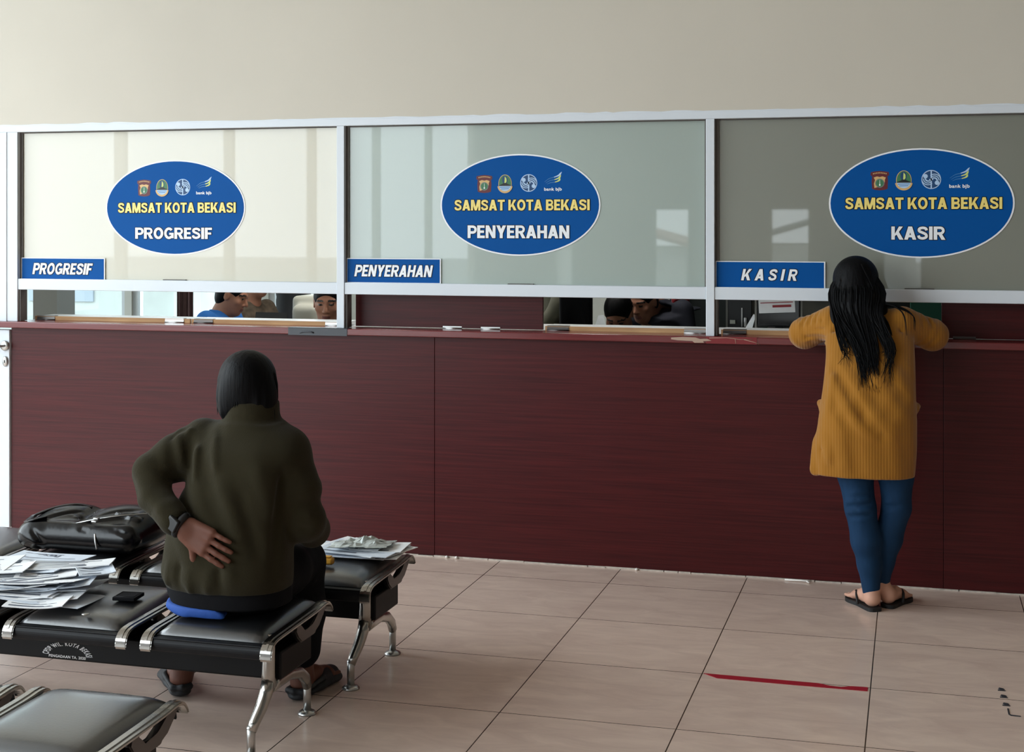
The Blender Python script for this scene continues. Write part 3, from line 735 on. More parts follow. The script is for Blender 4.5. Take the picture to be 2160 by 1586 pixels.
# ---- tape on the ledge
b = MB(); b.box((-3.055, -.0445, 1.086), (-2.735, -.0422, 1.124)); b.box((-3.055, -.0445, 1.1222), (-2.735, .01, 1.1238))
b.tube([(-2.99, -.0455, 1.098), (-2.975, -.046, 1.103), (-2.93, -.046, 1.104), (-2.915, -.0455, 1.099)], .004, n=6)
tag(b.build('tape_strip', M['tape_grey']), 'dark grey tape wrapped over the ledge edge below the middle-left post', 'tape')
b = MB(); b.prism([(-1.10, 1.114), (-1.045, 1.118), (-.985, 1.117), (-.965, 1.11), (-.93, 1.112), (-.91, 1.103), (-.95, 1.1), (-.945, 1.093), (-.99, 1.092), (-1.0, 1.1), (-1.07, 1.102), (-1.1, 1.106)], -.0445, -.0422, 'y')
tag(b.build('tape_strip', M['tape_tan']), 'torn pale tan tape stuck on the ledge edge left of the woman', 'tape')
b = MB(); b.box((-.935, -.0440, 1.09), (-.70, -.0422, 1.123)); tag(b.build('tape_strip', M['tape_old']), 'scuffed red tape on the ledge edge below the right post', 'tape')
b = MB()
for p in ([(-.92, 1.116), (-.84, 1.119), (-.78, 1.112), (-.72, 1.114)], [(-.80, 1.116), (-.797, 1.092)], [(-.76, 1.112), (-.71, 1.10), (-.69, 1.092)]): b.tube([(x, -.0448, z) for x, z in p], .0012, n=4)
tag(b.build('string_shred', M['tape_tan']), 'thin pale shreds hanging on the scuffed red tape', 'shred')
# floor marks
b = MB(); b.prism([(-.743, -1.488), (-.33, -1.491), (-.29, -1.509), (-.25, -1.513), (-.215, -1.493), (-.158, -1.490), (-.158, -1.533), (-.40, -1.533), (-.69, -1.53)], .0003, .0018, 'z')
tag(b.build('floor_tape', M['tape_red']), 'strip of red tape stuck on the beige floor tiles', 'tape')
for n_, (x, y) in enumerate(((.300, -1.385), (.303, -1.462), (.306, -1.548))):
    b = MB(); b.prism([(x - .014, y - .016), (x + .012, y - .016), (x + .012, y - .009), (x - .002, y - .008), (x + .010, y - .001), (x + .006, y + .013), (x - .008, y + .018), (x - .012, y + .004), (x - .004, y - .002), (x - .014, y - .008)], .0003, .0016, 'z')
    tag(b.build('floor_scuff', M['tape_grey']), ('farthest', 'middle', 'nearest')[n_] + ' of three dark smudged glyphs on the right floor tiles', 'mark', 'dark smudges on the floor')
b = MB(); b.prism([(.306, -1.59), (.306, -1.652), (.313, -1.664), (.345, -1.665), (.345, -1.657), (.316, -1.655), (.311, -1.648), (.311, -1.59)], .0003, .0016, 'z')
tag(b.build('floor_scuff', M['tape_grey']), 'thin hook-shaped smudge on the floor below the three dark glyphs', 'mark', 'dark smudges on the floor')
b = MB(); b.tube([(-.575, -.02, .005), (-.50, -.022, .006), (-.475, -.03, .007), (-.455, -.02, .007)], .004, n=6); b.tube([(-.478, -.028, .007), (-.462, -.05, .005)], .003, n=6)
tag(b.build('plaster_crumb', M['crumb']), 'white forked scrap on the floor at the foot of the counter', 'scrap')
for i, (x, lb) in enumerate(((-2.22, 'left of the three white crumbs at the counter foot'), (-2.17, 'middle one of three white crumbs at the counter foot'), (-1.27, 'white crumb at the counter foot, farthest right of three'))):
    b = MB(); b.lathe([(.002, 0), (.008, .003), (.007, .009), (.001, .012)], (x, -.012, 0.0), n=7); tag(b.build('plaster_crumb', M['crumb']), lb, 'crumb')

# ================================================================== SIGNS ON THE GLASS
def ellipse(a, c, n=72, cx=0, cz=0): return [(cx + a * math.cos(2 * PI * i / n), cz + c * math.sin(2 * PI * i / n)) for i in range(n)]
def plate(mb, pts, y, th, m): mb.prism(pts, y - th, y, 'y', m)
SY = .0215     # face of the glazing bead, the stickers lie just before the glass
def oval_sign(cx, cz, word, wx, wz, label):
    t = thing('oval_sign', label, 'sign', (cx, SY + .007, cz), group='blue oval window signs')
    b = MB(); plate(b, ellipse(.406, .2495), 0, .0008, None); b.build('border', M['white'], t)
    b = MB(); plate(b, ellipse(.3985, .2425), -.0008, .0006, None); b.build('backing', M['blue'], t)
    y = -.0015
    def lettering(txt, x0, x1, z0, z1, m, sp):
        block_text(txt, x0, x1, z0, z1, y - .0010, .0006, sp, m, t)
        block_text(txt, x0, x1, z0, z1, y - .0002, .0005, sp, 'ink', t, 'lettering_outline', .0028)
    lettering('SAMSAT KOTA BEKASI', -.332, .353, -.027, .026, 'yellow', .07)
    lettering(word, wx[0], wx[1], wz[0], wz[1], 'white', .07)
    # shield emblem
    b = MB(); x, z = -.178, .102
    S = lambda k, dz=0: [(x + k * px, z + k * pz + dz) for px, pz in ((-.040, .040), (-.02, .044), (0, .046), (.02, .044), (.040, .040), (.041, .026), (.034, .022), (.036, .0), (.034, -.036), (.02, -.041), (0, -.043), (-.02, -.041), (-.034, -.036), (-.036, 0), (-.034, .022), (-.041, .026))]
    plate(b, S(1), y, .0004, M['maroon'])
    plate(b, [(x + px, z + pz) for px, pz in ((-.027, .016), (-.012, .021), (0, .018), (.012, .021), (.027, .016), (.022, .004), (.026, -.012), (.024, -.032), (-.002, -.026), (-.024, -.032), (-.026, -.012), (-.021, .004))], y - .0004, .0003, M['gold'])
    plate(b, [(x + px, z + pz) for px, pz in ((.027, .012), (.027, -.032), (.005, -.032), (.02, -.01))], y - .0005, .0003, M['maroon'])
    plate(b, ellipse(.0205, .0205, 28, x, z - .010), y - .0008, .0003, M['greygreen']); plate(b, ellipse(.0165, .0165, 28, x, z - .010), y - .0011, .0003, M['green'])
    plate(b, [(x - .003, z - .022), (x - .0035, z - .016), (x - .0012, z - .014), (x - .0008, z + .003), (x, z + .006), (x + .0008, z + .003), (x + .0012, z - .014), (x + .0035, z - .016), (x + .003, z - .022)], y - .0014, .0003, M['white'])
    for k in range(9): plate(b, [(x - .030 + .007 * k, z + .0305 + .004 * math.sin(PI * k / 8)), (x - .026 + .007 * k, z + .0305 + .004 * math.sin(PI * k / 8)), (x - .026 + .007 * k, z + .036 + .004 * math.sin(PI * k / 8)), (x - .030 + .007 * k, z + .036 + .004 * math.sin(PI * k / 8))], y - .0004, .0003, M['gold'])
    b.build('shield_emblem', None, t)
    # green oval emblem
    b = MB(); x, z = -.072, .104
    plate(b, ellipse(.034, .045, 40, x, z), y, .0004, M['gold']); plate(b, ellipse(.0315, .0425, 40, x, z), y - .0004, .0003, M['green'])
    plate(b, ellipse(.014, .021, 28, x - .001, z + .019), y - .0007, .0003, M['darkblue'])
    plate(b, [(x - .003, z + .002), (x - .001, z + .036), (x + .007, z + .026), (x + .008, z + .012), (x + .003, z + .003)], y - .001, .0003, M['lime'])
    plate(b, [(x - .031, z - .008), (x - .012, z - .0), (x - .008, z + .004), (x + .008, z + .004), (x + .012, z), (x + .031, z - .008), (x + .031, z - .011), (x - .031, z - .011)], y - .0013, .0003, M['black_print'])
    plate(b, [(x - .0305, z - .011)] + [(x + .0305 * math.cos(a), z - .011 + .030 * math.sin(a)) for a in np.linspace(PI, 2 * PI, 16)] + [(x + .0305, z - .011)][:0], y - .0013, .0003, M['skyprint'])
    for k in range(2): plate(b, [(x - .026 + .006 * k, z - .016 - .008 * k), (x + .026 - .006 * k, z - .0145 - .008 * k), (x + .026 - .006 * k, z - .0175 - .008 * k), (x - .026 + .006 * k, z - .019 - .008 * k)], y - .0016, .0003, M['midblue'])
    rib = [(x + .038 * math.cos(a), z - .010 + .036 * math.sin(a)) for a in np.linspace(PI * 1.02, PI * 1.98, 18)]; rin = [(x + .030 * math.cos(a), z - .010 + .026 * math.sin(a)) for a in np.linspace(PI * 1.98, PI * 1.02, 18)]
    plate(b, rib + rin, y - .0019, .0003, M['gold']); b.build('oval_emblem', None, t)
    # ring emblem
    b = MB(); x, z, R_ = .048, .107, .043
    plate(b, ellipse(R_, R_, 40, x, z), y, .0004, M['skyprint']); plate(b, ellipse(R_ - .004, R_ - .004, 40, x, z), y - .0004, .0003, M['darkblue'])
    def arc(c0, c1, r0, r1, a0, a1, n=14): return [(c0 + r1 * math.cos(a), c1 + r1 * math.sin(a)) for a in np.linspace(a0, a1, n)] + [(c0 + r0 * math.cos(a), c1 + r0 * math.sin(a)) for a in np.linspace(a1, a0, n)]
    for s_ in (1, -1):
        F_ = lambda pts: [(x + s_ * (px), z + s_ * (pz)) for px, pz in pts]
        plate(b, F_([(-.003, .042), (.003, .042), (.003, .0), (-.003, .0)]), y - .0007, .0003, M['skyprint'])
        plate(b, F_(arc(-.013, .006, .010, .016, -PI, 0)), y - .0007, .0003, M['skyprint'])
        plate(b, F_(ellipse(.010, .010, 20, -.025, .015)), y - .0007, .0003, M['skyprint'])
        for r in (.010, .018, .026): plate(b, F_(arc(.012 + .002, -.004, r, r + .004, .0 if r < .02 else .35, PI * .72)), y - .001, .0003, M['skyprint'])
        plate(b, F_([(.003, -.002), (.009, -.002), (.009, .012), (.003, .006)]), y - .001, .0003, M['skyprint'])
    b.build('ring_emblem', None, t)
    # wing emblem and its lettering
    b = MB(); x, z = .128, .096
    for k in range(3):
        cl = spline([(x + .006 * k, z + .016 - .006 * k), (x + .022 + .003 * k, z + .031 - .010 * k), (x + .05 + .002 * k, z + .039 - .012 * k), (x + .072, z + .048 - .013 * k), (x + .086 - .004 * k, z + .064 - .015 * k)], 24)
        tn = np.gradient(cl, axis=0); tn /= np.linalg.norm(tn, axis=1)[:, None]; nn = np.stack([-tn[:, 1], tn[:, 0]], 1); wd = np.interp(np.linspace(0, 1, 24), [0, .55, .85, 1], [.0006, .0022, .0044, .0006])[:, None]
        up, dn = cl + nn * wd, cl - nn * wd
        plate(b, [tuple(p) for p in up] + [tuple(p) for p in dn[::-1]], y, .0003, M['skyprint' if k == 0 else 'lime'])
        plate(b, [tuple(p) for p in up[:12]] + [tuple(p) for p in dn[:12][::-1]], y - .0003, .0003, M['midblue'])
    b.build('wing_emblem', None, t)
    text_mesh('bank bjb', .126, .214, .064, .084, y, .0006, .022, 1.05, name='lettering', m=M['white'], parent=t)
    return t
oval_sign(-3.734, 1.733, 'PROGRESIF', (-.23, .217), (-.164, -.105), 'blue oval window sign reading PROGRESIF on the left pane')
oval_sign(-1.860, 1.741, 'PENYERAHAN', (-.264, .252), (-.163, -.100), 'blue oval window sign reading PENYERAHAN on the middle pane')
oval_sign(.0277, 1.743, 'KASIR', (-.127, .108), (-.166, -.106), 'blue oval window sign reading KASIR on the right pane')
def strip_sign(x0, x1, z0, z1, word, fx, fz, sp, label):
    t = thing('strip_sign', label, 'sign', (x0, SY + .002, z0), group='blue rectangular window signs'); W, H = x1 - x0, z1 - z0
    b = MB(); b.box((-.003, -.0008, -.003), (W + .006, 0, H + .004)); b.build('border', M['white'], t)
    b = MB(); b.box((0, -.0014, 0), (W, -.0008, H)); b.build('backing', M['blue'], t)
    block_text(word, fx[0] * W, fx[1] * W, fz[0] * H, fz[1] * H, -.0024, .0006, sp, 'white', t, shear=.22)
    block_text(word, fx[0] * W, fx[1] * W, fz[0] * H, fz[1] * H, -.0016, .0005, sp, 'ink', t, 'lettering_outline', .0028, .22)
strip_sign(-4.648, -4.149, 1.345, 1.461, 'PROGRESIF', (.13, .87), (.27, .79), 0.08, 'blue rectangular sign reading PROGRESIF in the left pane corner')
strip_sign(-2.760, -2.268, 1.354, 1.471, 'PENYERAHAN', (.077, .93), (.25, .75), 0.08, 'blue rectangular sign reading PENYERAHAN in the middle pane corner')
strip_sign(-.896, -.40, 1.351, 1.470, 'KASIR', (.233, .767), (.28, .73), 0.42, 'blue rectangular sign reading KASIR in the right pane corner')

# ================================================================== WAITING BENCHES
def make_bench(label, loc):
    t = thing('waiting_bench', label, 'bench', loc, group='black backless waiting benches')
    W, PITCH, NS = .41, .497, 4
    xl = -PITCH * (NS - 1) - W
    b = MB(); b.box((xl + .03, -.13, .222), (-.004, .11, .310), bev=.006); b.build('beam', M['black_metal'], t)
    prof = spline([(-.252, .322), (-.248, .346), (-.228, .366), (-.19, .374), (-.1, .377), (.1, .383), (.18, .389), (.212, .384), (.232, .366), (.238, .352)], 26)
    cast = [(.0, .305), (-.03, .328), (-.048, .352), (-.04, .369), (-.018, .372), (.004, .358), (.03, .338), (.06, .338), (.095, .352), (.13, .372), (.17, .384), (.205, .379), (.175, .35), (.14, .322), (.112, .312), (.105, .305)]
    for i in range(NS):
        xr = -PITCH * i; x0 = xr - W
        # pad
        bm_ = MB(); n, m = 14, 14; hx, hy = W / 2 - .022, .218; cx = (xr + x0) / 2
        vs, fs = [], []
        for a in range(n + 1):
            for c in range(m + 1):
                u, v = -1 + 2 * a / n, -1 + 2 * c / m
                eu, ev = math.copysign(abs(u) ** .75, u), math.copysign(abs(v) ** .75, v)
                edge = (1 - abs(eu) ** 7) * (1 - abs(ev) ** 7)
                vs.append((cx + hx * eu, .0 + hy * ev + .004, .365 + .031 * edge ** .5 + .006 * (1 - eu * eu) * (1 - ev * ev) + .004 * ev))
        for a in range(n):
            for c in range(m): i0 = a * (m + 1) + c; fs.append((i0, i0 + m + 1, i0 + m + 2, i0 + 1))
        rim = [a * (m + 1) for a in range(n + 1)] + [n * (m + 1) + c for c in range(1, m + 1)] + [a * (m + 1) + m for a in range(n - 1, -1, -1)] + [c for c in range(m - 1, 0, -1)]
        k = len(vs)
        for r in rim: vs.append((vs[r][0], vs[r][1], .358))
        fs += [(rim[j], k + j, k + (j + 1) % len(rim), rim[(j + 1) % len(rim)]) for j in range(len(rim))]; fs.append(tuple(range(k + len(rim) - 1, k - 1, -1)))
        bm_.faces(vs, fs, None, True); bm_.build('seat_pad', M['leather'], t)
        # pressed steel pan with a rolled front lip
        pp = spline([(-.238, .318), (-.241, .336), (-.236, .351), (-.215, .358), (0, .356), (.2, .359), (.226, .351), (.232, .332)], 22)
        pts = [tuple(p) for p in pp] + [(p[0] * .985, p[1] - .004) for p in pp[::-1]]
        b = MB(); b.prism(pts, x0 + .014, xr - .014, 'x'); b.box((x0 + .05, -.12, .309), (xr - .05, .10, .355)); b.build('seat_pan', M['pan'], t)
        for xx, inner in ((xr, -1), (x0, 1)):
            pts = [tuple(p) for p in prof] + [(p[0] * .985, p[1] - .010) for p in prof[::-1]]
            b = MB(); b.prism(pts, xx - .020, xx + .020, 'x'); bmesh.ops.bevel(b.bm, geom=[e for e in b.bm.edges if len(e.link_faces) == 2 and e.calc_face_angle(0) > 1.2], offset=.003, segments=2, affect='EDGES')
            rp = [tuple(p) for p in prof[3:-2]]; b.prism([(p[0], p[1] + .003) for p in rp] + [(p[0], p[1] - .004) for p in rp[::-1]], xx - .004, xx + .004, 'x')
            br = b.build('side_bracket', M['chrome'], t)
            b = MB(); b.prism(cast, xx - .011 + inner * .0, xx + .011, 'x'); bmesh.ops.bevel(b.bm, geom=[e for e in b.bm.edges if len(e.link_faces) == 2 and e.calc_face_angle(0) > 1.2], offset=.004, segments=2, affect='EDGES')
            b.build('casting', M['dark_chrome'], br)
    for xs, sg in ((-.035, 1), (xl + .035, -1)):
        b = MB(); X = lambda d: xs - sg * d
        b.tube([(X(0), -.15, .372), (X(0), -.152, .33), (X(.002), -.150, .25), (X(.006), -.138, .205)], [.019, .021, .022, .026], n=12, flat=(1, .8))
        b.tube([(X(.004), -.145, .225), (X(.010), -.148, .19), (X(.018), -.17, .145), (X(.026), -.200, .108), (X(.030), -.214, .085)], [.024, .026, .024, .021, .019], n=12, flat=(1, .85))
        b.tube([(X(.004), -.14, .205), (X(.008), -.08, .200), (X(.014), .03, .192), (X(.022), .13, .165), (X(.028), .19, .128), (X(.030), .212, .095)], [.026, .024, .021, .020, .020, .019], n=12, flat=(.85, 1))
        lg = b.build('leg', M['chrome'], t)
        for yy, zt in ((-.214, .10), (.212, .11)):
            b = MB(); b.lathe([(.013, .012), (.0135, zt), (.010, zt + .004)], (X(.030), yy, 0), n=14); b.lathe([(.031, .0), (.032, .004), (.026, .010), (.012, .016)], (X(.030), yy, 0), n=22); b.build('foot_glide', M['steel'], lg)
    return t
bench_far = make_bench('black waiting bench nearest the counter, carrying the leather bag', (-1.862, -1.78, 0))
bench_mid = copy_tree(bench_far); bench_mid.location = (-1.905, -2.49, 0); bench_mid['label'] = 'black waiting bench the man in olive sits on, with white stencilled beam'
bench_near = copy_tree(bench_far); bench_near.location = (-1.885, -3.53, 0); bench_near['label'] = 'empty black waiting bench in the near left corner'

# stencil on the beam of the middle bench
def arc_text(txt, cx, cz, R, a0, a1, h, y, m, parent, name):
    o, fit = text_mesh(txt, a0, a1, 0, h, y, .0006, .018, 1.25, name=name, m=m, parent=parent)
    n = len(o.data.vertices); co = np.empty(n * 3, np.float32); o.data.vertices.foreach_get('co', co); co = co.reshape(-1, 3)
    a, r = co[:, 0].copy(), R + co[:, 2]
    co[:, 0] = cx + r * np.sin(a) * 1.95; co[:, 2] = cz + r * np.cos(a)
    o.data.vertices.foreach_set('co', co.ravel()); o.data.update(); return o
arc_text('CPDP WIL. KOTA BEKASI', -.763, .234, .036, -1.45, 1.45, .0125, -.1305, M['paper'], bench_mid, 'stencil_lettering')
text_mesh('PENGADAAN TA. 2020', -.832, -.695, .230, .239, -.1305, -.0006 * -1, .018, 1.1, name='stencil_lettering', m=M['paper'], parent=bench_mid)

# ================================================================== THINGS ON THE BENCHES
def sheet(name, label, cat, group, loc, sx, sy, rz, tilt=(0, 0), th=.0012, m='paper', curl=.0, lines=0, seed=0):
    r = np.random.default_rng(seed); n, k = 8, 6
    vs = []
    for s_ in (0, 1):
        for a in range(n + 1):
            for c in range(k + 1):
                u, v = a / n - .5, c / k - .5
                z = curl * (4 * u * u) + curl * .6 * math.sin(5 * u + 3 * v + seed) * .5 + tilt[0] * u * sx + tilt[1] * v * sy
                vs.append((u * sx, v * sy, z + (th if s_ else 0)))
    N_ = (n + 1) * (k + 1); fs = []
    for a in range(n):
        for c in range(k):
            i = a * (k + 1) + c; fs += [(i, i + 1, i + k + 2, i + k + 1), (N_ + i, N_ + i + k + 1, N_ + i + k + 2, N_ + i + 1)]
    rim = [a * (k + 1) for a in range(n + 1)] + [n * (k + 1) + c for c in range(1, k + 1)] + [a * (k + 1) + k for a in range(n - 1, -1, -1)] + [c for c in range(k - 1, 0, -1)]
    fs += [(rim[j], rim[(j + 1) % len(rim)], N_ + rim[(j + 1) % len(rim)], N_ + rim[j]) for j in range(len(rim))]
    b = MB(); b.faces(vs, fs, M[m], False)
    o = b.build(name, M[m]); o.location = loc; o.rotation_euler = (0, 0, rz); tag(o, label, cat, group)
    if lines:
        p = MB()
        for j in range(lines):
            v = -.40 + .8 * j / max(lines - 1, 1); L_ = r.random() * .35 + .45; u0 = -.42
            z = lambda u: curl * (4 * u * u) + curl * .3 * math.sin(5 * u + 3 * v + seed) + tilt[0] * u * sx + tilt[1] * v * sy + th + .0005
            us = np.linspace(u0, u0 + L_, 6)
            w_ = .006 if j else .012
            p.faces([(u * sx, v * sy, z(u)) for u in us] + [(u * sx, v * sy + w_, z(u)) for u in us], [(i, i + 1, i + 7, i + 6) for i in range(5)])
        p.build('printed_lines', M['print'], o)
    return o
PG = 'loose papers piled on the middle bench'; PL = 'one of the loose white sheets inside the messy paper pile on the bench'
z = .407; k = 0
for k in range(24):
    f = k / 23; small = k % 4 == 3
    sheet('paper_sheet', PL, 'paper', PG, (-2.85 - .07 * math.sin(k * 2.1) + .04 * RNG.standard_normal() - .06 * f, -2.53 + .05 * math.cos(k * 1.7) + .06 * f + .012 * RNG.standard_normal(), z), *((.20, .14) if small else (.31, .20)),
          rz=.16 + .16 * RNG.standard_normal() * (.6 + .6 * f), tilt=(.04 * RNG.standard_normal(), -.02 + .04 * RNG.standard_normal()), th=.0016 if k % 3 else .003, m='paper2' if k % 5 == 2 else 'paper', curl=.012 * RNG.random(), lines=6 if k > 16 or k % 3 == 0 else 0, seed=k)
    z += .0022
for n_, (lb, x, y, dz, sx, sy, rz, m, ln) in enumerate((
        ('wide printed sheet lying at the back of the paper pile', -2.95, -2.36, .004, .32, .22, -.12, 'paper2', 5),
        ('open white sheet at the left edge of the paper pile', -3.14, -2.47, .006, .30, .21, .25, 'paper', 6),
        ('topmost bundle of receipts across the paper pile', -2.81, -2.41, .016, .32, .09, .30, 'paper', 7),
        ('folded white letter on top of the paper pile near its left end', -3.02, -2.51, .012, .24, .12, .22, 'paper', 5),
        ('crumpled slip standing out at the right end of the paper pile', -2.675, -2.44, .010, .12, .10, .7, 'paper2', 3),
        ('folded form hanging forward at the front of the paper pile', -2.745, -2.67, -.045, .20, .10, .22, 'paper', 4))):
    o = sheet('paper_sheet', lb, 'paper', PG, (x, y, z + dz), sx, sy, rz, (.03, .05), .003, m, .007, ln, 50 + n_)
E_ = text_mesh('ABJ', -.09, .0, .03, .055, 0, .0006, .0, name='printed_lines', m=M['print'])[0]
E_.data.transform(Matrix.Rotation(-PI / 2, 4, 'X')); E_.data.transform(Matrix.Translation((0, 0, 0)))
E_.parent = [o for o in bpy.data.objects if o.get('label', '').startswith('wide printed')][0]; E_.location = (.03, .03, .010)
b = MB(); b.box((-.055, -.042, 0), (.055, .042, .016), bev=.004); wl = b.build('wallet', M['black_cloth']); wl.location = (-2.515, -2.50, .4065); wl.scale = (.72, .95, .8); wl.rotation_euler = (0, 0, .10)
tag(wl, 'black wallet lying on the seat to the right of the papers', 'wallet')
b = MB(); b.tube([(-.045, -.032, .0165), (.045, -.032, .0165), (.045, .032, .0165), (-.045, .032, .0165), (-.045, -.032, .0165)], .0012, n=5); b.build('stitching', M['pan'], wl)
b = MB(); b.lathe([(.001, 0), (.013, .001), (.012, .003), (.001, .004)], (-2.56, -2.685, .398), n=16); tag(b.build('coin', M['steel']), 'small worn disc on the front edge of the seat beside the papers', 'disc')

PG2 = 'papers on the right seat of the far bench'
z2 = .407
for k in range(8):
    sheet('paper_sheet', 'one of the white papers spread on the right seat of the far bench', 'paper', PG2, (-2.02 + .04 * math.sin(k * 2.4) + (.04 if k > 4 else 0), -1.67 + .02 * math.cos(k * 1.9), z2), *((.30, .21) if k < 6 else (.2, .15)), rz=-.15 + .22 * math.sin(k * 1.3), tilt=(0, .01), th=.0025, m='paper2' if k % 3 == 2 else 'paper', curl=.003, lines=5 if k > 4 else 0, seed=80 + k); z2 += .0036
b = MB(); n_, m_ = 16, 12; r_ = np.random.default_rng(5); vs = []
for a in range(n_ + 1):
    for c in range(m_ + 1):
        u, v = a / n_ - .5, c / m_ - .5; fall = max(0, 1 - 3.2 * (u * u + v * v))
        vs.append((u * .21 + r_.normal() * .003, v * .13 + u * .05 + r_.normal() * .003, .004 + fall * (.010 + abs(r_.normal()) * .010 + .008 * math.sin(9 * u + 6 * v))))
for p_ in list(vs): vs.append((p_[0], p_[1], max(.0, p_[2] - .0015)))
N_ = (n_ + 1) * (m_ + 1); fs = []
for a in range(n_):
    for c in range(m_): q = a * (m_ + 1) + c; fs += [(q, q + m_ + 1, q + m_ + 2), (q, q + m_ + 2, q + 1), (N_ + q, N_ + q + m_ + 2, N_ + q + m_ + 1), (N_ + q, N_ + q + 1, N_ + q + m_ + 2)]
b.faces(vs, fs); w_ = b.build('plastic_wrapper', mat('clear_plastic_wrap', (186, 192, 188), .2, spec=.6)); w_.location = (-2.0, -1.70, z2 + .006)
tag(w_, 'crumpled clear plastic wrapper on the papers of the far bench', 'wrapper')
b = MB(); b.box((-2.110, -1.895, .4065), (-2.040, -1.865, .433), bev=.008); b.box((-2.105, -1.893, .4333), (-2.05, -1.867, .4365), bev=.001); sp = b.build('stapler', M['stone'])
tag(sp, 'small yellow plastic stapler at the front of the papers on the far bench', 'stapler')

# the leather bag
bg_ = thing('bag', 'glossy black leather duffel bag on the bench nearest the counter', 'bag', (-3.075, -1.78, .406))
F = Field((-.34, -.26, -.02), (.33, .24, .22), .0045)
F.box((.01, -.02, .052), (.255, .165, .054), .05); F.ell((-.13, .02, .080), (.11, .12, .055), None, .04); F.ell((.12, .02, .085), (.14, .13, .060), None, .04); F.ell((.215, -.01, .070), (.05, .13, .066), None, .03)
F.ell((-.025, .0, .148), (.026, .2, .045), rot(0, 0, .15), .02, 'cut')
F.ell((-.18, -.14, .045), (.07, .05, .043), None, .03)
for q in range(46):
    c = np.array((RNG.uniform(-.24, .25), RNG.uniform(-.18, .14), RNG.uniform(.03, .15))); a_ = RNG.uniform(-.7, .7); L_ = RNG.uniform(.03, .09)
    d = np.array((math.cos(a_), math.sin(a_), RNG.uniform(-.5, .3))) * L_; F.fold([c - d, c, c + d + np.array((0, .012, .01))], RNG.uniform(.006, .011), RNG.uniform(.004, .009) * (1 if q % 2 else -1))
for a, c, wd, am in (((.0, -.15, .10), (.24, -.06, .15), .010, .010), ((.03, -.1, .125), (.25, .02, .148), .010, -.009), ((-.0, -.17, .08), (.25, -.15, .10), .010, .010), ((-.22, -.18, .07), (-.14, -.19, .02), .010, .009), ((-.17, -.19, .08), (-.11, -.19, .02), .008, -.009), ((-.24, -.04, .12), (-.26, -.06, .03), .010, .008), ((-.2, -.15, .10), (-.05, -.02, .12), .010, -.010)): F.fold([a, c], wd, am)
F.mesh('bag_body', M['bag'], bg_)
b = MB(); b.tube(spline([(-.225, -.10, .108), (-.18, -.02, .128), (-.11, .03, .136), (-.06, .06, .12)], 14), .011, n=8, flat=(1, .35)); b.build('strap', M['bag'], bg_)
b = MB(); b.tube(spline([(-.255, -.04, .098), (-.235, -.12, .092), (-.19, -.150, .103), (-.14, -.13, .115)], 14), .012, n=8, flat=(1, .35)); b.build('strap', M['bag'], bg_)
b = MB(); b.tube(spline([(-.03, -.15, .095), (.06, -.14, .117), (.16, -.12, .134), (.25, -.06, .136)], 16), .003, n=6); b.build('zipper', M['steel'], bg_)
b = MB(); b.tube(spline([(.1, -.18, .075), (.108, -.19, .05), (.116, -.192, .02)], 8), .004, n=6); b.build('zipper_pull', M['steel'], bg_)
b = MB()
for q in ((.085, -.155, .114), (.09, -.150, .124)): b.box((q[0] - .01, q[1] - .012, q[2]), (q[0] + .012, q[1] + .002, q[2] + .007), bev=.002)
b.build('buckle', M['steel'], bg_)

